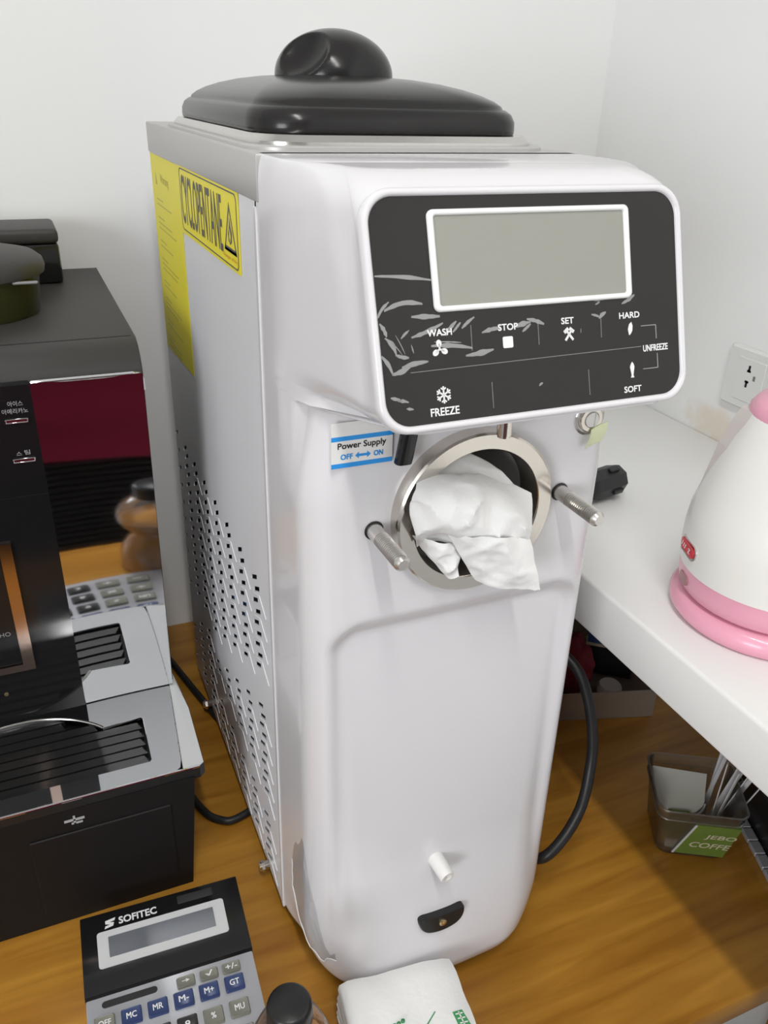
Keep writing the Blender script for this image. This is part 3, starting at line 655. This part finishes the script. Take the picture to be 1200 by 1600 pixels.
put('arc_trim', MB().tube([(.0058, .7030, TZ+.0008), (-.0022, .7119, TZ+.0008), (-.0172, .7235, TZ+.0008), (-.0308, .7309, TZ+.0008), (-.0481, .7370, TZ+.0008), (-.0655, .7395, TZ+.0008), (-.0913, .7385, TZ+.0008), (-.12, .734, TZ+.0008)], .0014, 8, 4), SILVER, cm, 40)
put('arc_shelf', MB().prism([(-.0065, .7155), (-.0172, .7245), (-.0308, .7319), (-.0481, .7380), (-.0655, .7405), (-.0913, .7395), (-.13, .737), (-.34, .737), (-.34, .775), (-.0065, .775)], lambda a, b, h: (a, b, h), TZ, TZ+.0012), BLACKG, cm, 0)
# leaning front: origin at the foot of the fascia
MO = Vector((0, .7505, .155)); MVv = Vector((0, -.0355, .372)).normalized()
MP = mm(plane(MO, (1, 0, 0), MVv))
XRt = .084
bodyp = [(.7515, .160), (.719, .523), (.7245, .5345), (.733, .5425), (.745, .547), (1.066, .547), (1.07, .54), (1.07, .1575), (.77, .1575)]
put('body', MB().loft([[(x, y+dy, z) for y, z in bodyp] for x, dy in ((-.34, 0), (XRt, 0), (XRt+.0015, .0015))]), TOPBLK, cm, 40)
put('top_seam', MB().box((-.34, .7500, .5462), (XRt-.002, .7513, .5473)), DARKIN, cm, 0)
cf = MB(); NX, NY_ = 24, 8                                      # the thin chrome sheet bows inwards by about a millimetre
bow = lambda x: .0030-.00105*(1-((x-38.6)/45.6)**2)
for j in range(NY_+1):
    for i in range(NX+1):
        x = -7+91.2*i/NX; y = 4+367*j/NY_; cf.v.append(tuple(MP(x, y, bow(x))))
for j in range(NY_):
    for i in range(NX): a = j*(NX+1)+i; cf.f.append((a, a+1, a+NX+2, a+NX+1))
E0 = [i for i in range(NX+1)]+[j*(NX+1)+NX for j in range(1, NY_+1)]+[NY_*(NX+1)+i for i in range(NX-1, -1, -1)]+[j*(NX+1) for j in range(NY_-1, 0, -1)]
K0 = len(cf.v)
for e in E0: p = Vector(cf.v[e]); cf.v.append(tuple(p+Vector((0, .006, 0))))
for k in range(len(E0)): k2 = (k+1) % len(E0); cf.f.append((E0[k], E0[k2], K0+k2, K0+k))
put('chrome_front', cf, CHROME, cm, 40)
put('chrome_top_lip', MB().tube([tuple(MP(-6, 370.5, .0005)), tuple(MP(76, 370.5, .0005)), tuple(MP(81, 369.5, .0005)), tuple(MP(83.8, 365, .001)), tuple(MP(84.0, 355, .001))], .0020, 8, 1), CHROME, cm, 50)
put('gap_strip', MB().box((-.008, .7485, .1575), (XRt, .755, .1605)), DARKIN, cm, 0)
fpn = put('dispenser_column', MB().loft([[MP(x, y, h) for x, y in rr(-173.5, 186, 166.5, 185, 2, 3)] for h in (-.01, .0045)]), BLACKG, cm, 0)
t = MB()
t.prism(seg((-340, 266.2), (-7.2, 266.2), .5), MP, .0045, .0047).prism(seg((-60, 288), (-48, 289.5), .5), MP, .0045, .0047)
put('column_seam', t, BLACK, fpn, 0)
for x0, x1, y in ((-30.8, -12.6, 339.5), (-30.4, -12.6, 302)):
    b_ = put('button', MB().frame(rr((x0+x1)/2, y, 9.2, 2.1, 1.0, 4), rr((x0+x1)/2, y, 8.2, 1.1, .6, 4), MP, .0045, .0060, .0004).prism(rr((x0+x1)/2, y, 8.3, 1.2, .6, 4), MP, .0045, .0052), CHROME, fpn, 40)
for wds in ((('아이스', -26.5, 352.8, -14.8, 357.6), ('아메리카노', -31.8, 346.2, -11.6, 350.9)), (('스', -26.8, 307.2, -22.6, 310.6), ('팀', -20.3, 307.2, -15.9, 311.6))):
    t = MB()
    for w_ in wds: text(t, w_[0], MP, *w_[1:], .0048)
    put('button_word', t, LINEP, fpn, 0)
t = MB().prism([(-56.5, 221), (-46, 221), (-46.7, 70), (-160, 70), (-160, 78), (-57.3, 78)], MP, .0045, .0075)
put('spout_window_frame', t, COPPER, fpn, 0)
put('spout_window', MB().prism([(-160, 79), (-57.6, 79), (-56.8, 216), (-160, 216)], MP, .0045, .0055), BLACKG, fpn, 0)
t = MB(); text(t, 'HO', MP, -72, 115.5, -62.5, 120.5, .0057); put('window_lettering', t, SMEAR, fpn, 0)
put('column_screw', MB().lathe([(.0022, 0), (.0018, .0012), (0, .0014)], 14, Matrix.Translation(MP(-78.5, 42, .0045)) @ Matrix.Rotation(R(90), 4, 'X')), BRASS, fpn, 40)
put('lip_badge', MB().box((-.042, .6140, .1315), (-.024, .6152, .1335)).box((-.036, .6140, .1275), (-.026, .6152, .129)).box((-.034, .6140, .1275), (-.032, .6152, .137)), LINEP, cm, 0)
# bean hopper and the box behind it
HC = Matrix.Translation((-.048, .875, .547))
hp = put('hopper', MB().lathe([(0, .0002), (.060, .0002), (.062, .004), (.066, .040), (0, .040)], 64, HC), OLIVEH, cm, 40)
put('hopper_lid', MB().lathe([(.066, .037), (.0705, .038), (.0715, .043), (.070, .049), (.064, .054), (.045, .0585), (.02, .060), (0, .0605)], 64, HC), TOPBLK, hp, 50)
put('hopper_clip', MB().box((-.048+.040, .875-.056, .582), (-.048+.062, .875-.0515, .5845), .001, 1), SMEAR, hp, 0)
put('water_tank', MB().box((-.26, .985, .5475), (.0435, 1.06, .590), .004, 2), BLACKG, cm, 40)
put('water_tank_lid', MB().box((-.262, .98, .590), (.0440, 1.062, .6055), .005, 3), TOPBLK, cm, 40)

# ------------------------------------------------------------------ calculator
th = R(-2.7)
cal = thing('calculator', 'silver desk calculator with black display hood and blue keys', 'calculator', (-.0435, .588, 0), th)
LW, LL = .149, .192
side = [(0, 0), (LL, 0), (LL, .012), (.079, .0215), (.076, .0215), (.004, .0285), (0, .028)]
put('case', MB().loft([[(x, -v, z*k) for v, z in side] for x, k in ((0, .97), (.0015, 1), (LW-.0015, 1), (LW, .97))]), CALCS, cal, 30, world=False)
hoodp = [(.0003, .0302), (.004, .0318), (.072, .0262), (.078, .0240), (.080, .0215), (.080, .0190), (.0005, .019)]
hood = put('display_hood', MB().loft([[(x, -v, z) for v, z in hoodp] for x in (-.0006, LW+.0006)]), BLACKG, cal, 30, world=False)
a0, a1 = Vector((0, -.004, .0318)), Vector((0, -.072, .0262)); HV = (a0-a1).normalized()
HPl = plane((0, -.0, .0318+.004*(.0056/.068)), (1, 0, 0), HV); HP = lambda a, b, h=0.: HPl(a/1000, -b/1000, h)
put('display_frame', MB().prism(rr(73, 39.5, 59.5, 18, 3, 5), HP, .0001, .0009), FRAMEG, hood, 0, world=False)
put('display', MB().prism(rr(72.5, 38.6, 49, 10.3, .6, 3), HP, .0009, .0011), CALCLCD, hood, 0, world=False)
t = MB(); text(t, 'SOFITEC', lambda a, b, h=0: HP(a, -b, h), 34.5, -17.5, 69.5, -10.5, .0003, bold=.25)
t.prism([(22, 11), (31.5, 9.5), (30.5, 12.3), (25.5, 13), (30, 14.2), (29, 17.5), (21, 19), (22, 16.3), (26.5, 15.6), (22, 14.2)], HP, .0001, .0003)
put('logo', t, WHITEP, hood, 0, world=False)
put('solar_cell', MB().prism(rr(107, 10.5, 17, 4.3, .8, 3), HP, .0001, .0003), KBLACK, hood, 0, world=False)
k0, k1 = Vector((0, -.079, .0215)), Vector((0, -LL, .012)); KV = (k0-k1).normalized()
KPl = plane((0, -.079, .0215), (1, 0, 0), KV); KP = lambda a, b, h=0.: KPl(a/1000, -(b-79)/1000, h)
put('slide_switch_slot', MB().prism(rr(37, 87.6, 24, 3.1, 3, 6), KP, .0001, .0004), KBLACK, cal, 0, world=False)
def key(u, v, w, h_, m_, s_=None):
    sec = [(1, 0), (1, .0022), (.9, .0034), (.86, .0032)]
    k = put('key', MB().loft([[KP(a, b, hh) for a, b in rr(u, v, w/2*sc, h_/2*sc, 1.6, 3)] for sc, hh in sec]), m_, cal, 40, world=False)
    if s_:
        t = MB(); wd = {1: 4, 2: 8.5, 3: 10.5}[len(s_)]; ht = 5.2
        if s_ in ('→', '−', '+', '·', '√', '×', '÷', '='): wd, ht = 6.5, {'→': 2.6, '−': 1.0, '·': 1.2, '=': 3}.get(s_, 5)
        text(t, s_, lambda a, b, h=0: KP(a, -b, h), u-wd/2, -v-ht/2, u+wd/2, -v+ht/2, .0036, bold=.12)
        put('key_lettering', t, WHITEP, k, 0, world=False)
for u, s_ in ((86, '→'), (107, '√'), (127.5, '+/-')): key(u, 90, 16.5, 9.5, KOLIVE, s_)
U = [14.5, 37, 59.5, 82, 104.5, 127.5]
for u, s_, m_ in zip(U, ('OFF', 'MC', 'MR', 'M-', 'M+', 'GT'), (KOLIVE,)+(KBLUE,)*5): key(u, 105, 17.5, 14.5, m_, s_)
for u, s_, m_ in zip(U, ('C', '7', '8', '9', '%', 'MU'), (KOLIVE, KBLACK, KBLACK, KBLACK, KOLIVE, KOLIVE)): key(u, 128, 17.5, 15, m_, s_)
for u, s_, m_ in zip(U, ('', '4', '5', '6', '×', '÷'), (KOLIVE, KBLACK, KBLACK, KBLACK, KOLIVE, KOLIVE)): key(u, 151, 17.5, 15, m_, s_ or None)
for u, s_, m_ in zip(U, ('', '1', '2', '3', '+', '−'), (KOLIVE, KBLACK, KBLACK, KBLACK, KOLIVE, KOLIVE)): key(u, 174, 17.5, 15, m_, s_ or None)

# ------------------------------------------------------------------ bottle
BP = (.0975, .360, 0); BH = .155
bo = thing('drink_bottle', 'small clear drink bottle with a black screw cap beside the calculator', 'bottle', BP)
BM = Matrix.Translation(BP)
prof = [(0, .001), (.027, 0), (.030, .004), (.030, .035), (.0275, .050), (.0225, .062), (.0205, .068), (.0225, .074), (.0285, .085), (.0310, .098), (.0300, .112), (.0255, .124), (.0185, .132), (.0145, .136), (.0140, .141)]
put('bottle_body', MB().lathe(prof, 40, BM), CLEAR, bo, 60)
put('drink', MB().lathe([(0, .003), (.0285, .003), (.0285, .035), (.0260, .050), (.0210, .062), (.0192, .068), (.0212, .074), (.0270, .085), (.0291, .094), (0, .094)], 36, BM), JUICE, bo, 60)
cp = MB(); nn = 60; rr_ = []
for r_, z in ((.0165, .1335), (.0168, .136), (.0168, .150), (.0160, .1535), (.0140, .155), (0.0002, .155)):
    rr_.append([(BP[0]+(r_+(.0003 if i % 2 and .1355 < z < .1505 else 0))*math.cos(2*math.pi*i/nn), BP[1]+(r_+(.0003 if i % 2 and .1355 < z < .1505 else 0))*math.sin(2*math.pi*i/nn), z) for i in range(nn)])
put('screw_cap', cp.loft(rr_), BLACK, bo, 40)

# ------------------------------------------------------------------ napkin pack
nk = thing('napkin_pack', 'soft white pack of folded napkins with green print in front of the machine', 'napkins', (.2030, .3530, 0), R(-6.5))
b = bmesh.new(); bmesh.ops.create_cube(b, size=1); bmesh.ops.subdivide_edges(b, edges=list(b.edges), cuts=14, use_grid_fill=True)
for v in b.verts:
    c = v.co; rx = c.x*.104; ry = c.y*.125; z = (c.z+.5)*.055
    e = max(0, abs(c.x)*2-.90)/.1; e2 = max(0, abs(c.y)*2-.92)/.08
    z -= (.003*e*e+.003*e2*e2)*(1 if c.z > 0 else 0)
    p = Vector((rx, ry, 0)); nz_ = noise.noise(Vector((rx*40, ry*40, c.z*3)))*.0022
    lay = .0012*math.sin((c.z+.5)*40) if abs(abs(c.x)-.5) < .01 or abs(abs(c.y)-.5) < .01 else 0
    v.co = Vector((rx+lay+nz_*.7, ry+lay*.5+nz_*.5, max(0, z+(nz_ if c.z > 0 else 0))))
put('napkin_stack', MB().bm(b), TISSUE, nk, 60, world=False)
t = MB(); NZ = lambda a, b, h=0.: Vector((a, b, .0560+h))
t.prism([(.0350, .0110), (.0435, .0110), (.0465, -.0035), (.0365, -.0030)], NZ, -.003, 0)
put('green_emblem', t, GREENINK, nk, 0, world=False)
t = MB()
for a, b_ in (((.0368, .0085), (.0430, .0082)), ((.0373, .0045), (.0438, .0042)), ((.0378, .0005), (.0448, .0002)), ((.0400, .0100), (.0412, -.0020))): t.prism(seg(a, b_, .0010), NZ, 0, .0002)
put('emblem_strokes', t, LABELW, nk, 0, world=False)
t = MB().prism(seg((.0210, .0155), (.0105, .0065), .0009), NZ, -.003, -.0002)
for x, y in ((-.0075, .0158), (-.0115, .0145), (-.0155, .0138)): t.frame(rr(x, y, .0017, .0015, .0013, 4), rr(x, y, .0009, .0008, .0007, 4), NZ, -.003, -.0002)
put('pack_print', t, GREENINK, nk, 0, world=False)

# ------------------------------------------------------------------ kettle
KX, KY = .552, .419
ke = thing('electric_kettle', 'pink and cream electric kettle on the white counter', 'kettle', (KX, KY, .35))
KM = Matrix.Translation((KX, KY, .35))
put('kettle_base', MB().lathe([(0, .0005), (.074, .0005), (.0785, .006), (.0790, .012), (.0755, .018), (.069, .0205), (0, .0205)], 80, KM), PINK, ke, 50)
put('pink_band', MB().lathe([(0, .022), (.0705, .022), (.0735, .025), (.0752, .034), (.0762, .046), (0, .046)], 80, KM), PINK, ke, 50)
put('kettle_body', MB().lathe([(0, .046), (.0766, .046), (.0778, .060), (.0778, .078), (.0765, .092), (.0728, .107), (.0675, .128), (.0600, .152), (.0525, .173), (.0490, .182), (0, .182)], 80, KM), CREAM, ke, 50)
put('kettle_lid', MB().lathe([(.0492, .181), (.0490, .186), (.044, .193), (.030, .199), (0, .201)], 64, KM), PINK, ke, 50)
# pouring spout, flat sided wedge on the flank facing the machine
SA = R(136)
def kp(r, a, z): return (KX+r*math.cos(a), KY+r*math.sin(a), .35+z)
tip = [(.0735, .104), (.0705, .122), (.0655, .150), (.0590, .172), (.0545, .182)]
sp_ = MB(); prof_r = lambda z: [r for r in [.0728-(z-.107)*.255 if z < .128 else .0675-(z-.128)*.3125 if z < .152 else .0600-(z-.152)*.357]][0]
L1, L2, L3 = [], [], []
for r, z in tip:
    w = .02+.16*ss(.100, .186, z)*3; L1.append(kp(prof_r(z)-.0012, SA-w, z)); L2.append(kp(max(r, prof_r(z)-.001), SA, z)); L3.append(kp(prof_r(z)-.0012, SA+w, z))
k = len(tip); sp_.add(L1+L2+L3, [(i, i+1, k+i+1, k+i) for i in range(k-1)]+[(k+i, k+i+1, 2*k+i+1, 2*k+i) for i in range(k-1)]+[(k-1, 2*k-1, 3*k-1)])
put('spout', sp_, BEIGE, ke, 0)  # beige-grey tone includes the shade on the spout facet
# handle on the far flank
put('kettle_handle', MB().tube([kp(.050, R(-40), .178), kp(.085, R(-40), .186), kp(.112, R(-40), .165), kp(.116, R(-40), .115), kp(.100, R(-40), .06), kp(.076, R(-40), .045)], .0105, 14, 6), PINK, ke, 50)
def onbody(ca, cz, hw, hh, r, off, n=6, rad=.0778):
    P = rr(0, 0, hw, hh, r, n); return [(KX+(rad+o)*math.cos(ca+a/rad), KY+(rad+o)*math.sin(ca+a/rad), .35+cz+b) for o in off for a, b in P]
def badge(name, ca, cz, hw, hh, r, off, m_, par, rad=.0778):
    v = onbody(ca, cz, hw, hh, r, off, rad=rad); n_ = len(v)//2
    return put(name, MB().add(v, [tuple(range(n_, 2*n_))]+[(i, (i+1) % n_, n_+(i+1) % n_, n_+i) for i in range(n_)]), m_, par, 0)
bd = badge('red_badge', R(158), .0640, .0158, .0070, .006, (-.001, .0012), SILVER, ke)
badge('badge_face', R(158), .0640, .0138, .0047, .004, (.0010, .0016), RED, bd)
t = MB(); BPf = lambda a, b, h=0.: Vector((KX+(.0795+h)*math.cos(R(158)+a/.0778), KY+(.0795+h)*math.sin(R(158)+a/.0778), .35+.0640+b))
text(t, 'Z', BPf, .005, -.0022, .008, .0022, .0003, bold=.0002)
for x in (-.009, -.005, -.0015): t.prism(seg((x-.001, -.0022), (x+.001, .0022), .0008), BPf, 0, .0003)
put('badge_lettering', t, WHITEP, bd, 0)
badge('indicator_window', R(158), .0342, .0085, .0045, .004, (-.001, .0012), mat('indicator', (.35, .16, .17), .15), ke, rad=.0752)

# ------------------------------------------------------------------ wall socket
so = thing('wall_socket', 'white double wall socket above the counter', 'socket', (XW, .69, .405))
SW = lambda a, b, h=0.: Vector((XW-h, a, b))
put('socket_plate', MB().loft([[SW(a, b, h) for a, b in rr(.694, .4425, .0605-d, .0375-d, .004, 4)] for d, h in ((0, .0003), (0, .005), (.0025, .008))]), SOCK, so, 40)
for c in (.7135, .664):
    s_ = put('socket_module', MB().loft([[SW(a, b, h) for a, b in rr(c, .4425, .0215-d, .0265-d, .001, 3)] for d, h in ((0, .0078), (.0006, .0090))]), SOCK, so, 40)
    for y, z, w, h_ in ((c+.0025, .457, .0016, .0042), (c+.0025, .438, .0016, .0042), (c-.0075, .4475, .0018, .0030)):
        t = MB().prism(rr(y, z, w, h_, .0006, 2), SW, .0088, .0092)
        if w < .0017: t.prism(rr(y, z+(-.0028 if z > .45 else .0028), .0030, .0014, .0006, 2), SW, .0088, .0092)
        put('socket_slot', t, DARKIN if w < .0017 else KOLIVE, s_, 0)

# ------------------------------------------------------------------ things under the counter
tr = R(-30); TC = (.600, .473, 0)
tub = thing('plastic_tub', 'clear square plastic tub of coffee supplies under the counter', 'tub', TC, tr)
def tsq(h, hw, hh): return [(a, b, h) for a, b in rr(0, 0, hw, hh, .012, 6)]
put('tub_wall', MB().loft([tsq(.001, .036, .033), tsq(.004, .0375, .0345), tsq(.056, .0435, .0405), tsq(.062, .0455, .0425), tsq(.074, .047, .044)]+[tsq(.0738, .0460, .043), tsq(.062, .0445, .0415), tsq(.056, .0425, .0395), tsq(.005, .0362, .0332)], True), TUBCL, tub, 40, world=False)
put('tub_rim', MB().tube([tuple(p) for p in tsq(.0745, .0472, .0442)]+[tsq(.0745, .0472, .0442)[0]], .0011, 8, 1).tube([tuple(p) for p in tsq(.0610, .0458, .0428)]+[tsq(.0610, .0458, .0428)[0]], .0009, 8, 1), TUBCL, tub, 40, world=False)
def tl_(x, y, z): return tuple(Matrix.Translation(TC) @ Matrix.Rotation(tr, 4, 'Z') @ Vector((x, y, z)))
gp = thing('coffee_packet', 'green coffee packet with cream lettering standing in the clear tub', 'packet', tl_(.010, -.034, .006), tr)
GB = [(-.0300, 0), (.0235, 0), (.0325, .050), (-.0140, .050)]
fx = lambda a, b, h=0.: Vector((a, -.0035-b*.115-h, b))
put('packet_body', MB().loft([[fx(a*.96, b*.98+.0005, -.012) for a, b in GB], [fx(a, b, -.006) for a, b in GB], [fx(a, b, -.0022) for a, b in GB]]), GREENP, gp, 0, world=False)
t = MB().prism(seg((-.0305, .0), (-.0145, .050), .0024), fx, -.0022, -.0016); put('packet_edge', t, STICKP, gp, 0, world=False)
t = MB(); text(t, 'JEBO', fx, -.0030, .0280, .0290, .0365, -.0018, shear=.3, bold=.0002); text(t, 'COFFE', fx, -.0165, .0135, .0255, .0222, -.0018, shear=.3, bold=.0002)
put('packet_lettering', t, CREAMP, gp, 0, world=False)
g2 = put('paper_sachet', MB().box((-.030, -.0265, .006), (-.004, -.014, .050), .003, 2, Matrix.Translation(TC) @ Matrix.Rotation(tr, 4, 'Z')), GREENP, None, 40)
tag(g2, 'plain green sachet at the dim side of the clear tub', 'sachet')
g3 = put('creamer_sachet', MB().box((-.029, -.0315, .007), (-.008, -.0275, .020), .002, 2, Matrix.Translation(TC) @ Matrix.Rotation(tr, 4, 'Z')), STICKP, None, 40)
tag(g3, 'small white sachet lying low in the clear tub', 'sachet')
# half-round paper filters leaning in the tub
fo = MB(); FPl = plane(tl_(-.010, .005, .058), Matrix.Rotation(tr, 3, 'Z') @ Vector((1, .02, 0)), Matrix.Rotation(tr, 3, 'Z') @ Vector((-.05, .86, .50)))
Dp = [(-.031, .026), (-.031, -.004)]+[(-.004-.027*math.cos(R(a)), -.004-.021*math.sin(R(a))) for a in range(15, 166, 15)]+[(.023, -.004), (.029, .022)]
fo.loft([[FPl(a, b, h) for a, b in Dp] for h in (-.006, -.0005)]+[[FPl(a*.985, b*.985, 0) for a, b in Dp]])
ff = put('coffee_filters', fo, FILTER, None, 40); tag(ff, 'stack of half-round grey-white paper filters leaning in the clear tub', 'filters')
f0 = put('filter_edge', MB().tube([tuple(FPl(a*1.05, b*1.07-.001, -.004)) for a, b in Dp[2:-2]], .0012, 8, 2), STICKP, ff, 40)
for i in range(11):
    a = i/10; x = .021+.018*a+random.uniform(-.002, .002); y = -.020+.045*random.random(); lean = .10+.28*a+random.uniform(-.06, .06)
    b0 = Vector((x*.8, y*.8, .006)); d = Vector((lean, random.uniform(-.05, .22), 1)).normalized(); L_ = random.uniform(.098, .112)
    w = Vector((random.uniform(.4, 1), random.uniform(-1, 1), 0)).normalized()*.0024; nn_ = d.cross(w).normalized()*.0006
    v = [b0-w-nn_, b0+w-nn_, b0+w+nn_, b0-w+nn_]; v2 = [p+d*L_ for p in v]
    tag(put('stick_packet', MB().loft([[tl_(*p) for p in v], [tl_(*p) for p in v2]]), STICKP, None, 0), 'slim white paper stick standing in the clear tub', 'stick', 'paper sticks in the tub')
# smoky storage box at the back, with the things in it
SBm = Matrix.Translation((.640, .752, 0)) @ Matrix.Rotation(R(-17), 4, 'Z')
sb = thing('storage_box', 'shallow smoky clear plastic box at the dark back of the table', 'box', (.640, .752, 0), R(-17))
put('box_shell', MB().box((-.085, -.085, .0005), (.085, .085, .002)).box((-.085, -.085, .002), (.085, -.083, .045)).box((-.085, .083, .002), (.085, .085, .045)).box((-.085, -.083, .002), (-.083, .083, .045)).box((.083, -.083, .002), (.085, .083, .045)), SMOKE, sb, 0, world=False)
tag(put('bottle_cap', MB().lathe([(0, 0), (.016, 0), (.017, .004), (.0165, .013), (.0145, .016), (0, .016)], 28, Matrix.Translation((.668, .705, .003)) @ Matrix.Rotation(R(0), 4, 'X')), BEIGE, None, 40), 'round pale cap lying in the smoky plastic box', 'cap')
cb = bmesh.new(); bmesh.ops.create_icosphere(cb, subdivisions=4, radius=1)
for v in cb.verts:
    c = v.co.copy(); k = 1+.22*noise.noise(c*2.2)+.08*noise.noise(c*6); v.co = Vector((c.x*.030*k, c.y*.034*k, max(-.040, c.z*.044*k)))
tag(put('cloth_bundle', MB().bm(cb, Matrix.Translation((.622, .742, .0425))), DKRED, None, 60), 'dark red cloth bundle lying in the smoky plastic box', 'cloth')
fd = thing('blue_folder', 'blue folder with a pale edge standing in the smoky plastic box', 'folder', (.690, .745, .0025), R(-38))
put('folder_cover', MB().loft([[(x, y+.10*z, z) for x, y in ((-.030, -.006), (.040, -.006), (.040, .006), (-.030, .006))] for z in (.050, .130)]), BLUEF, fd, 0, world=False)
put('folder_pages', MB().loft([[(x, y+.10*z, z) for x, y in ((-.032, -.0075), (.041, -.0075), (.041, .0075), (-.032, .0075))] for z in (.043, .050)]), PALEF, fd, 0, world=False)
put('folder_back', MB().box((-.028, -.004, 0), (.036, .006, .046)), DARKIN, fd, 0, world=False)
# black carton with silver strip at the edge of the frame
bc = thing('black_carton', 'black carton with a ribbed silver strip deep under the counter', 'box', (.730, .44, 0), R(-21))
put('carton_body', MB().box((-.052, -.09, 0), (.06, .05, .055), .002, 2), BLACK, bc, 30, world=False)
for k in range(7): put('strip_segment', MB().box((-.066, -.088+.0185*k, 0), (-.0535, -.0705+.0185*k, .006), .001, 1), CALCS, bc, 30, world=False)
t = MB(); CB = lambda a, b, h=0.: Vector((-.052-h, -a, b))
text(t, '21', CB, -.040, .022, -.026, .036, .0004, rot=180); put('carton_lettering', t, LINEP, bc, 0, world=False)

# ------------------------------------------------------------------ stand-ins added behind the camera, seen only mirrored in the chrome
ch = thing('wicker_chair_standin', 'black woven high-backed chair added behind the table as a stand-in, seen mirrored in the chrome', 'chair', (.06, -.42, -.75))  # added to stand in for the dark shape below the red clothes
for k in range(26): put('woven_strip', MB().tube([(-.40, -.380, -.20-.018*k), (.06, -.378, -.20-.018*k), (.42, -.380, -.20-.018*k)], .0085, 6, 2), WICKER, ch, 40)
put('chair_back', MB().box((-.40, -.41, -.75), (.42, -.390, .20), .01), WICKER, ch)
put('chair_seat', MB().box((-.40, -.85, -.34), (.42, -.41, -.29), .01), WICKER, ch)
for x in (-.38, .40): put('leg', MB().box((x-.02, -.85, -.75), (x+.02, -.81, -.34)), WICKER, ch)
cb = MB(); g = []
N1, N2 = 50, 40
for i in range(N1):
    for j in range(N2):
        u, v = i/(N1-1), j/(N2-1); x = -.42+.82*u; z = .235-.49*v-.05*math.sin(u*7)*v-.06*ss(.45, .7, u)*v
        y = -.325-.010*math.sin(u*30+v*2)-.02*noise.noise(Vector((u*5, v*4, 0)))
        g.append((x, y+.0, z))
v2 = [(x, -.378, z) for x, y, z in g]
q = [(i*N2+j, i*N2+j+1, (i+1)*N2+j+1, (i+1)*N2+j) for i in range(N1-1) for j in range(N2-1)]
cb.add(g, q); cb.add(v2, q)
tag(put('red_coat_standin', cb, REDCL, None, 60), 'crimson coat added as stand-in for the clothes behind the camera, seen mirrored in the chrome', 'coat')  # added to stand in for the clothes of the person holding the camera
